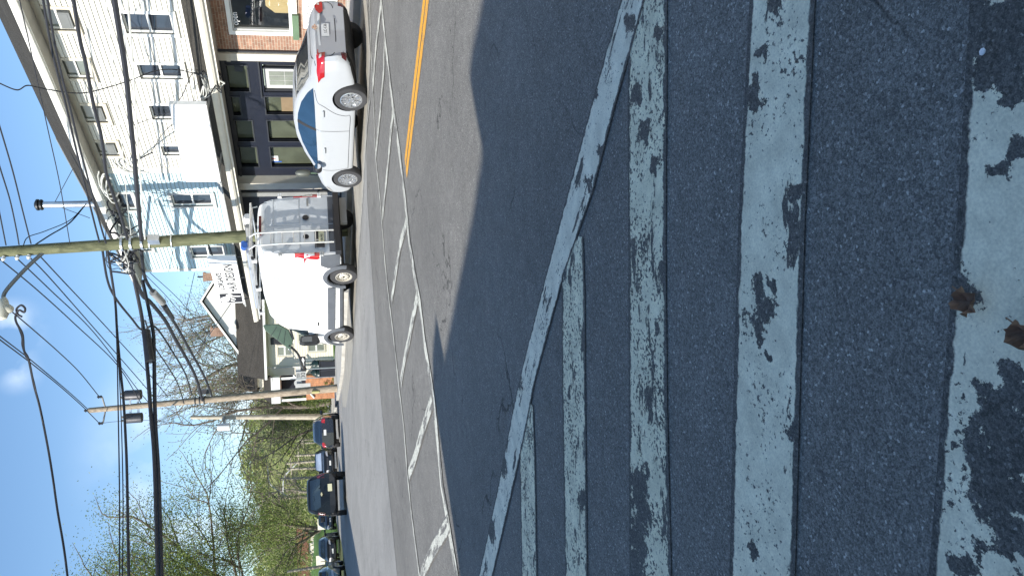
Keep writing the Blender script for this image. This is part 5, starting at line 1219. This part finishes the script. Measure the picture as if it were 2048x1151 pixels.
MB().obox(cc+Vector((0,0,zt_*.45)),ER*4,EF*3,(0,0,zt_*.45)).build('wall', K['siding_t'], hb)
MB().prism([cc-ER*4.5-EF*3.4+Vector((0,0,zt_*.85)),cc-ER*4.5+EF*3.4+Vector((0,0,zt_*.85)),cc-ER*4.5+Vector((0,0,zt_+1.4))],ER*9).build('roof', K['tile'], hb)

# street signs by the tan house
s30 = empty('speed_sign', G(676,752), 'white speed limit 30 sign on a thin post in front of the tan house', 'traffic sign')
sp = s30.location.copy(); dS = FWD.dot(sp-CAM)
def SP(x, y): return D(x, y, dS)
pc = (SP(592,748)+SP(612,748))/2; ph = (SP(592,748)-SP(612,748)).length/2; pw = 17/FPX*dS
MB().tube([sp, Vector((sp.x,sp.y,pc.z+.6))],.03,8).build('post', K['galv'], s30)
pan = MB().obox(pc-EF*.05,ER*pw*.72,EF*.008,(0,0,ph*1.0)).build('panel', K['ltgrey'], s30)
text_mb('30', .36, pc-EF*.062-ER*.215+Vector((0,0,-ph*.82)), ER, (0,0,1), .002, .9).build('lettering', K['ink'], pan)
text_mb('SPEED', .115, pc-EF*.062-ER*.19+Vector((0,0,ph*.55)), ER, (0,0,1), .002, .9).build('lettering', K['ink'], pan)
text_mb('LIMIT', .115, pc-EF*.062-ER*.16+Vector((0,0,ph*.22)), ER, (0,0,1), .002, .9).build('lettering', K['ink'], pan)
MB().lathe(SP(596,766)+EF*.1,-EF,[(.22,0),(.22,.01)],20).obox(SP(606,772)+EF*.05,ER*.16,EF*.006,(0,0,.42)).build('back_sign', K['ltgrey'], s30)
ow = empty('one_way_sign', G(672,716), 'small black and white one way arrow sign on a thin post beside the tan house', 'traffic sign')
oc = D(606,726,dS); op = ow.location
MB().tube([op, Vector((op.x,op.y,oc.z+.15))],.025,8).build('post', K['galv'], ow)
hh, ww = .12, 14/FPX*dS
pan = MB().obox(oc-EF*.04,ER*ww,EF*.006,(0,0,hh*1.25)).build('panel', K['ink'], ow)
MB().prism([oc-EF*.05-ER*ww*.85+Vector((0,0,-hh*.45)),oc-EF*.05+ER*ww*.35+Vector((0,0,-hh*.45)),oc-EF*.05+ER*ww*.35+Vector((0,0,-hh*.9)),oc-EF*.05+ER*ww*.88,oc-EF*.05+ER*ww*.35+Vector((0,0,hh*.9)),oc-EF*.05+ER*ww*.35+Vector((0,0,hh*.45)),oc-EF*.05-ER*ww*.85+Vector((0,0,hh*.45))],-EF*.004).build('arrow', K['signw'], pan)
text_mb('ONE WAY', .10, oc-EF*.058-ER*ww*.75+Vector((0,0,-.035)), ER, (0,0,1), .002, .8).build('lettering', K['ink'], pan)
# green hood on a bent black arm, held out from the sign post towards the van
gb = empty('hooded_signal', D(612,738,dS*.97), 'dark green ribbed metal hood on a bent black arm between van mirror and speed sign', 'signal hood')
gb.location.z = 0
GP = lambda x, y, d=34: D(x, y, d)
poly = [GP(526,650),(GP(530,660)),GP(580,700),GP(586,681),GP(577,660),GP(556,648)]
mb = MB(); mb.prism(poly, EF*.55); mb.build('hood', K['green'], gb, bevel=.02)
mb = MB(); mb.prism([GP(578,656),GP(585,680),GP(588,678),GP(582,655)], EF*.5); mb.build('visor', K['black'], gb)
mb = MB()
for f in (.25,.5,.75): mb.tube([GP(530,660).lerp(GP(580,700),f), GP(545,649).lerp(GP(580,664),f)],.012,5)
mb.build('rib', K['dkgrey'], gb)
gA = [GP(578,690),GP(595,706,34.5),GP(603,725,35.5),D(608,737,dS*.97)]
MB().tube(smoothpath(gA,6),.055,8).build('arm', K['black'], gb, smooth=True)
MB().tube(smoothpath([GP(577,697),GP(592,716,34.5),D(606,737,dS*.97)],6),.02,6).build('stay', K['galv'], gb, smooth=True)
MB().obox(D(608,738,dS*.97),ER*.10,EF*.10,(0,0,.13)).build('arm_socket', K['black'], gb, bevel=.02)
b0 = D(608,738,dS*.97); MB().tube([Vector((b0.x,b0.y,0)),b0],.035,8).build('post', K['galv'], gb)
# bins
for i, (x, y, lb_) in enumerate(((675,742,'black wheeled bin with bags on top, nearer the sign post'),(675,729,'black wheeled bin with bags on top, nearer the van'))):
    p = G(x, y); b = empty('wheelie_bin', p, lb_, 'bin', 'bins by the kerb', -_a)
    p0 = Vector((0,0,0)); mb = MB()
    mb.add([(-.24,-.26,.05),(.24,-.26,.05),(.24,.26,.05),(-.24,.26,.05),(-.30,-.33,.98),(.30,-.33,.98),(.30,.33,.98),(-.30,.33,.98)],[(3,2,1,0),(4,5,6,7),(0,1,5,4),(1,2,6,5),(2,3,7,6),(3,0,4,7)])
    mb.build('bin_body', K['bin'], b, local=True, bevel=.03)
    MB().box((-.32,-.36,.98),(.32,.35,1.03)).build('lid', K['bin'], b, local=True, bevel=.02)
    for s_ in (-1,1): MB().lathe((s_*.26,.22,.11),(1,0,0),[(.11,-.03),(.11,.03)],14).build('wheel', K['rubber'], b, local=True)
    bg_ = MB()
    for k in range(3): bg_.lathe((random.uniform(-.12,.12),random.uniform(-.1,.1),.98+.08*k),(random.uniform(-.3,.3),random.uniform(-.3,.3),1),[(.18,0),(.27,.10),(.22,.24),(.08,.33),(.05,.40),(0,.42)],10)
    bg_.build('bin_bag', K['bag'], b, local=True, smooth=True)
p = G(668,690); gr = empty('barbecue', p, 'black covered barbecue on thin legs on the grass in front of the van', 'barbecue', None, -_a)
MB().obox((0,0,.78),(.34,0,0),(0,.26,0),(0,0,.13)).build('firebox', K['bin'], gr, local=True, bevel=.05)
MB().lathe((-.34,0,.90),(1,0,0),[(.22,0),(.26,.05),(.26,.63),(.22,.68)],16).build('lid', K['bin'], gr, local=True, smooth=True)
for x in (-.28,.28):
    for y in (-.2,.2): MB().tube([(x,y,0),(x,y,.66)],.02,6).build('leg', K['black'], gr, local=True)

# ------------------------------------------------------------------ trees, shrubs, hill
def leafquad(mb, c, s, flat=.0):
    n = Vector((random.gauss(0,1),random.gauss(0,1),random.gauss(0,1)+flat)).normalized(); u = n.orthogonal().normalized(); v = n.cross(u)
    a = random.uniform(0, 2*pi); u, v = u*cos(a)+v*sin(a), v*cos(a)-u*sin(a)
    i = len(mb.v); L, W_ = s*random.uniform(.7,1.3), s*random.uniform(.35,.6)
    mb.v += [c-u*L*.5, c+v*W_*.5+u*L*.05, c+u*L*.5, c-v*W_*.5+u*L*.05]; mb.f.append([i,i+1,i+2,i+3]); mb.mi.append(0)
def tree(name, label, cat, base, height, spread, leaf, bark, nleaf, ls, seed, lean=(0,0), levels=4, trunk=.25, clear=.2, up=.45, group=None, droop=0., nb=(4,3,3,3), twig=.010, fill=.6):
    rng = random.Random(seed); o = empty(name, base, label, cat, group); wood = MB(); tips = []
    def grow(p, d, L, r, lv):
        n = 4; P = [p]; q = p; dd = d.copy()
        for i in range(n):
            dd = (dd+Vector((rng.gauss(0,.13),rng.gauss(0,.13),rng.gauss(0,.10)+.05*(lv < 2)-droop*.06*lv))).normalized(); q = q+dd*(L/n); P.append(q)
        r1 = max(twig, r*(.62 if lv < levels else .35))
        wood.tube(P, [r+(r1-r)*i/n for i in range(n+1)], 9 if lv == 0 else 6 if lv < 3 else 4, cap=False)
        if lv >= levels:
            tips.extend((P[1], P[2], P[3], P[4])); return
        if lv == levels-1: tips.extend((P[3], P[4]))
        k = nb[min(lv, len(nb)-1)]
        for j in range(k+(1 if lv else 0)):
            t = 1. if j == 0 else rng.uniform(clear if lv == 0 else .3, 1); a = P[min(n, int(t*n))] if t < 1 else P[-1]
            ang = rng.uniform(.15,.45) if j == 0 else rng.uniform(.45,1.0); az_ = rng.uniform(0, 2*pi)+j*2.4
            e = dd.orthogonal().normalized(); f = dd.cross(e); nd_ = (dd*cos(ang)+(e*cos(az_)+f*sin(az_))*sin(ang)); nd_.z += up*rng.uniform(.1,.6); nd_.x *= spread; nd_.y *= spread
            nd_.normalize(); grow(a, nd_, L*rng.uniform(.60,.82), r1*rng.uniform(.6,.9) if j else r1, lv+1)
    grow(Vector(base), Vector((lean[0],lean[1],1)).normalized(), height*.34, trunk, 0)
    wood.build('trunk', bark, o, smooth=True)
    if leaf:
        cr = MB(); random.seed(seed)
        for i in range(nleaf):
            t = rng.choice(tips); g = Vector((rng.gauss(0,fill),rng.gauss(0,fill),rng.gauss(0,fill*.8))); leafquad(cr, t+g, ls)
        cr.build('crown', leaf, o, fix=False)
    return o
def bush(name, label, base, rx, ry, rz, leaf, n, ls, seed, cat='shrub', group=None, stems=6):
    rng = random.Random(seed); random.seed(seed); o = empty(name, base, label, cat, group); st = MB(); b = Vector(base)
    cl = []
    for i in range(stems):
        a = rng.uniform(0,2*pi); e = b+Vector((cos(a)*rx*rng.uniform(.2,.75),sin(a)*ry*rng.uniform(.2,.75),rz*rng.uniform(.7,1.5))); st.tube([b, b.lerp(e,.5)+Vector((rng.gauss(0,.1),0,.1)), e], [.04,.03,.012], 5); cl.append(e)
    st.build('stem', K['bark'], o)
    m = MB()
    cen = [b+Vector((rng.gauss(0,.45)*rx,rng.gauss(0,.45)*ry,rz*rng.uniform(.15,1.75))) for _ in range(max(8, n//45))]
    for i in range(n): leafquad(m, rng.choice(cen)+Vector((rng.gauss(0,.28),rng.gauss(0,.28),rng.gauss(0,.25)))*min(rx,rz)*.55, ls)
    m.build('foliage', leaf, o, fix=False); return o
def at(x, y, d, z=0):
    p = D(x, y, d); p.z = z; return p
tree('spring_tree', 'large spreading tree in thin spring leaf on the grassy side of the street', 'tree', at(650,1175,56), 24, 1.2, K['leaf'], K['bark'], 84000, .145, 11, lean=(.06,-.02), levels=5, trunk=.42, clear=.15, up=.35, nb=(5,4,3,3,2), fill=.7, twig=.014)
tree('spring_tree', 'smaller tree in spring leaf hanging over the black sport utility vehicle', 'tree', at(650,1065,80), 16, 1.1, K['leaf'], K['bark'], 24000, .18, 23, levels=4, trunk=.30, clear=.2, up=.35, nb=(5,4,4,3), fill=.8, twig=.016)
tree('bare_tree', 'bare grey tree with a forked trunk behind the black sport utility vehicle', 'tree', at(645,985,112), 16, 1.0, K['leaf_b'], K['bark_l'], 1600, .18, 31, levels=3, trunk=.30, nb=(4,4,4,3), fill=.5, twig=.022)
tree('bare_tree', 'tall bare tree with dark branches crossing behind the transformer pole', 'tree', at(650,805,57), 15, 1.1, K['leaf_b'], K['bark'], 1500, .13, 47, levels=4, trunk=.17, clear=.6, up=.30, nb=(4,4,3,2), fill=.4, twig=.016, droop=.2)
tree('bare_tree', 'bare tree with arching dark twigs beside the pale pole', 'tree', at(650,850,64), 12.5, 1.2, K['leaf_b'], K['bark'], 900, .13, 58, levels=4, trunk=.12, clear=.7, up=.18, nb=(4,3,3,2), fill=.4, twig=.014, droop=.5)
tree('budding_tree', 'pale budding tree behind the cream gable and red chimney', 'tree', at(640,690,66), 19, 1.0, K['leaf'], K['bark_l'], 8000, .15, 61, levels=5, trunk=.28, nb=(4,4,3,3,2), fill=.5, twig=.016)
tree('budding_tree', 'pale budding tree rising left of the tan house porch', 'tree', at(640,752,70), 16, 1.0, K['leaf_b'], K['bark_l'], 6000, .17, 67, levels=5, trunk=.26, nb=(4,4,3,3,2), fill=.5, twig=.016)
tree('budding_tree', 'thin bare tree behind the hair design sign', 'tree', at(640,590,72), 22, .9, K['leaf_b'], K['bark_l'], 2500, .16, 71, levels=5, trunk=.26, nb=(4,4,3,3,2), fill=.5, twig=.016)
tree('budding_tree', 'bushy half green tree standing over the pale pole and navy hatchback', 'tree', at(645,815,84), 9, 1.1, K['leaf_d'], K['bark'], 6000, .22, 73, levels=4, trunk=.25, nb=(4,4,4,3), fill=.8, twig=.018)
for i, (x, y, d, rx, rz, n, lb_) in enumerate([(668,798,60,2.1,2.5,3600,'dark green shrub at the foot of the transformer pole'),(664,815,64,2.6,3.1,4600,'tall green shrub between the two utility poles'),(662,838,72,2.6,2.6,3400,'rounded green shrub behind the pale pole'),(660,858,84,2.6,1.9,2400,'light green shrub above the navy hatchback'),(664,783,56,1.3,1.2,1500,'low green shrub beside the brick porch')]):
    bush('shrub', lb_, at(x,y,d), rx, rx, rz, K['leaf_d'] if i != 3 else K['leaf'], n, .17, 100+i, group='shrubs along the street')
bush('flowering_tree', 'small rounded tree in pale yellow blossom far down the street', at(645,848,92), 1.3, 1.3, 2.1, K['leaf_y'], 1500, .2, 120, 'tree')
for i, (x, y, d, lb_) in enumerate([(660,757,46.5,'green tuft of border plants by the brick base'),(662,769,46.2,'yellow green tuft of border plants next to the transformer pole')]):
    bush('border_plant', lb_, at(x,y,d,.1), .5, .5, .35, K['leaf'], 500, .08, 130+i, 'plant')
# grassy bank and far hill
mb = MB(); N_ = 16
rows_ = [(0,64),(.7,69),(1.5,76),(2.3,86),(2.7,100),(2.0,120)]
for z, d in rows_:
    for k in range(N_+1):
        p = at(640, 1010+k*22, d, z*(min(1,k/3))*(1+.1*sin(k*1.3))-.04); mb.v.append(p)
for i in range(len(rows_)-1):
    for k in range(N_): mb.f.append([i*(N_+1)+k,i*(N_+1)+k+1,(i+1)*(N_+1)+k+1,(i+1)*(N_+1)+k]); mb.mi.append(0)
tag(mb.build('lawn', K['lawn'], smooth=True), kind='structure')
def hz_(y):     # the hill's skyline height in metres at 190 m
    P = [(500,6),(640,8),(760,13),(850,18),(910,20),(960,17),(1010,15),(1100,17),(1250,20),(1400,22)]
    return lerpcurve(P, y)
mb = MB(); Ny, Nd = 60, 14; ds = [112+i*(240-112)/Nd for i in range(Nd+1)]
def hillz(y, d): 
    t = max(0, min(1, (d-112)/(190-112))); t = t*t*(3-2*t); return -.06+t*hz_(y)*.92+.5*sin(y*.05+d*.06)*t
for d in ds:
    for k in range(Ny+1): y = 480+k*(1420-480)/Ny; mb.v.append(at(640, y, d, hillz(y, d)))
for i in range(Nd):
    for k in range(Ny): mb.f.append([i*(Ny+1)+k,i*(Ny+1)+k+1,(i+1)*(Ny+1)+k+1,(i+1)*(Ny+1)+k]); mb.mi.append(0)
tag(mb.build('hill', K['hill'], smooth=True), kind='structure')
rng = random.Random(5); random.seed(5); mb = MB(); tk = MB()
for i in range(1100):
    y = rng.uniform(490,1400); d = 114+110*rng.random()**.8; h_ = rng.uniform(2.6,5.4)*(.55+.45*rng.random()); b = at(640, y, d, hillz(y, d)); r_ = h_*rng.uniform(.26,.42)
    if i % 6 == 0: tk.tube([b, b+Vector((0,0,h_*.9))],[.14,.05],4,cap=False)
    for k in range(34): leafquad(mb, b+Vector((rng.gauss(0,r_*.55),rng.gauss(0,r_*.55),h_*rng.uniform(.25,1.02))), rng.uniform(.5,.95))
for v_, f_, m_ in ((tk.v, tk.f, tk.mi),):
    n_ = len(mb.v); mb.v += v_; mb.f += [[n_+k for k in f] for f in f_]; mb.mi += [1]*len(f_)
tag(mb.build('hillside_wood', [K['leaf_h'], K['bark_l']], fix=False), kind='stuff')
# far retaining wall and mailbox beyond the cars
MBw = MB(); p0, p1_ = at(668,880,78), at(668,1000,70); MBw.prism([p0,p1_,p1_+Vector((0,0,.75)),p0+Vector((0,0,.75))],EF*.3)
tag(MBw.build('retaining_wall', K['ltgrey']), 'low pale retaining wall far down the street between the parked cars', 'wall')
for i, (x, y, d, lb_) in enumerate([(652,1047,74,'small pale board on a post on the lawn behind the oncoming cars'),(650,1122,66,'rough pale board on a post beside the grey green car')]):
    b = at(x, y, d); o = empty('notice_board', b, lb_, 'board'); t_ = D(x-9, y, d)
    MB().tube([b, t_],.05,6).build('post', K['bark_l'], o); MB().obox(t_,ER*.55,EF*.04,(0,0,.38)).build('board', K['trim_c'], o)
b = at(660,1128,60); o = empty('street_pole', b, 'leaning pale pole standing on the lawn over the grey green car', 'pole'); mb = MB(); taper(mb, b, D(575,1128+14,62), .14, .10, 8, 3); mb.build('shaft', K['pole_b'], o)

# ------------------------------------------------------------------ small things lying on the near road
def dry_leaf(x, y, s, seed, lb_):
    r = random.Random(seed); c = G(x, y); c.z = .018; m = MB(); n = 26; rings = 4
    m.v.append(c+Vector((0,0,.010)))
    for g in range(1, rings+1):
        for k in range(n):
            a = 2*pi*k/n; f = g/rings; lobe = 1-.30*f*abs(sin(a*2.5+.4))**1.4-.12*f*abs(sin(a*7+1)); q = s*f*lobe*r.uniform(.93,1.07)
            fold = .014*abs(sin(a*1.5+seed))*f+.010*sin(a*5+seed*2)*f*f+.008*f*f+r.uniform(-.002,.002)
            m.v.append(c+Vector((cos(a)*q,sin(a)*q*.8,max(.0,.006+fold))))
    for k in range(n): m.f.append([0,1+k,1+(k+1) % n]); m.mi.append(0)
    for g in range(rings-1):
        for k in range(n): m.f.append([1+g*n+k,1+(g+1)*n+k,1+(g+1)*n+(k+1) % n,1+g*n+(k+1) % n]); m.mi.append(0)
    m.tube([c, c+Vector((s*1.2,s*.4,.01))],.0015,4)
    tag(m.build('fallen_leaf', K['dryleaf']), lb_, 'leaf')
dry_leaf(1962,602,.034,3,'crumpled brown leaf at the edge of the peeled white stripe')
dry_leaf(2076,668,.034,9,'brown leaf lying on the white paint at the near edge of the road')
c = G(1983,104); c.z = .016
tag(MB().lathe(c,(.1,.05,1),[(.005,0),(.007,.003),(.005,.005),(0,.006)],7).build('pebble', K['pebble']), 'tiny white pebble on the dark asphalt by the peeled stripe', 'pebble')
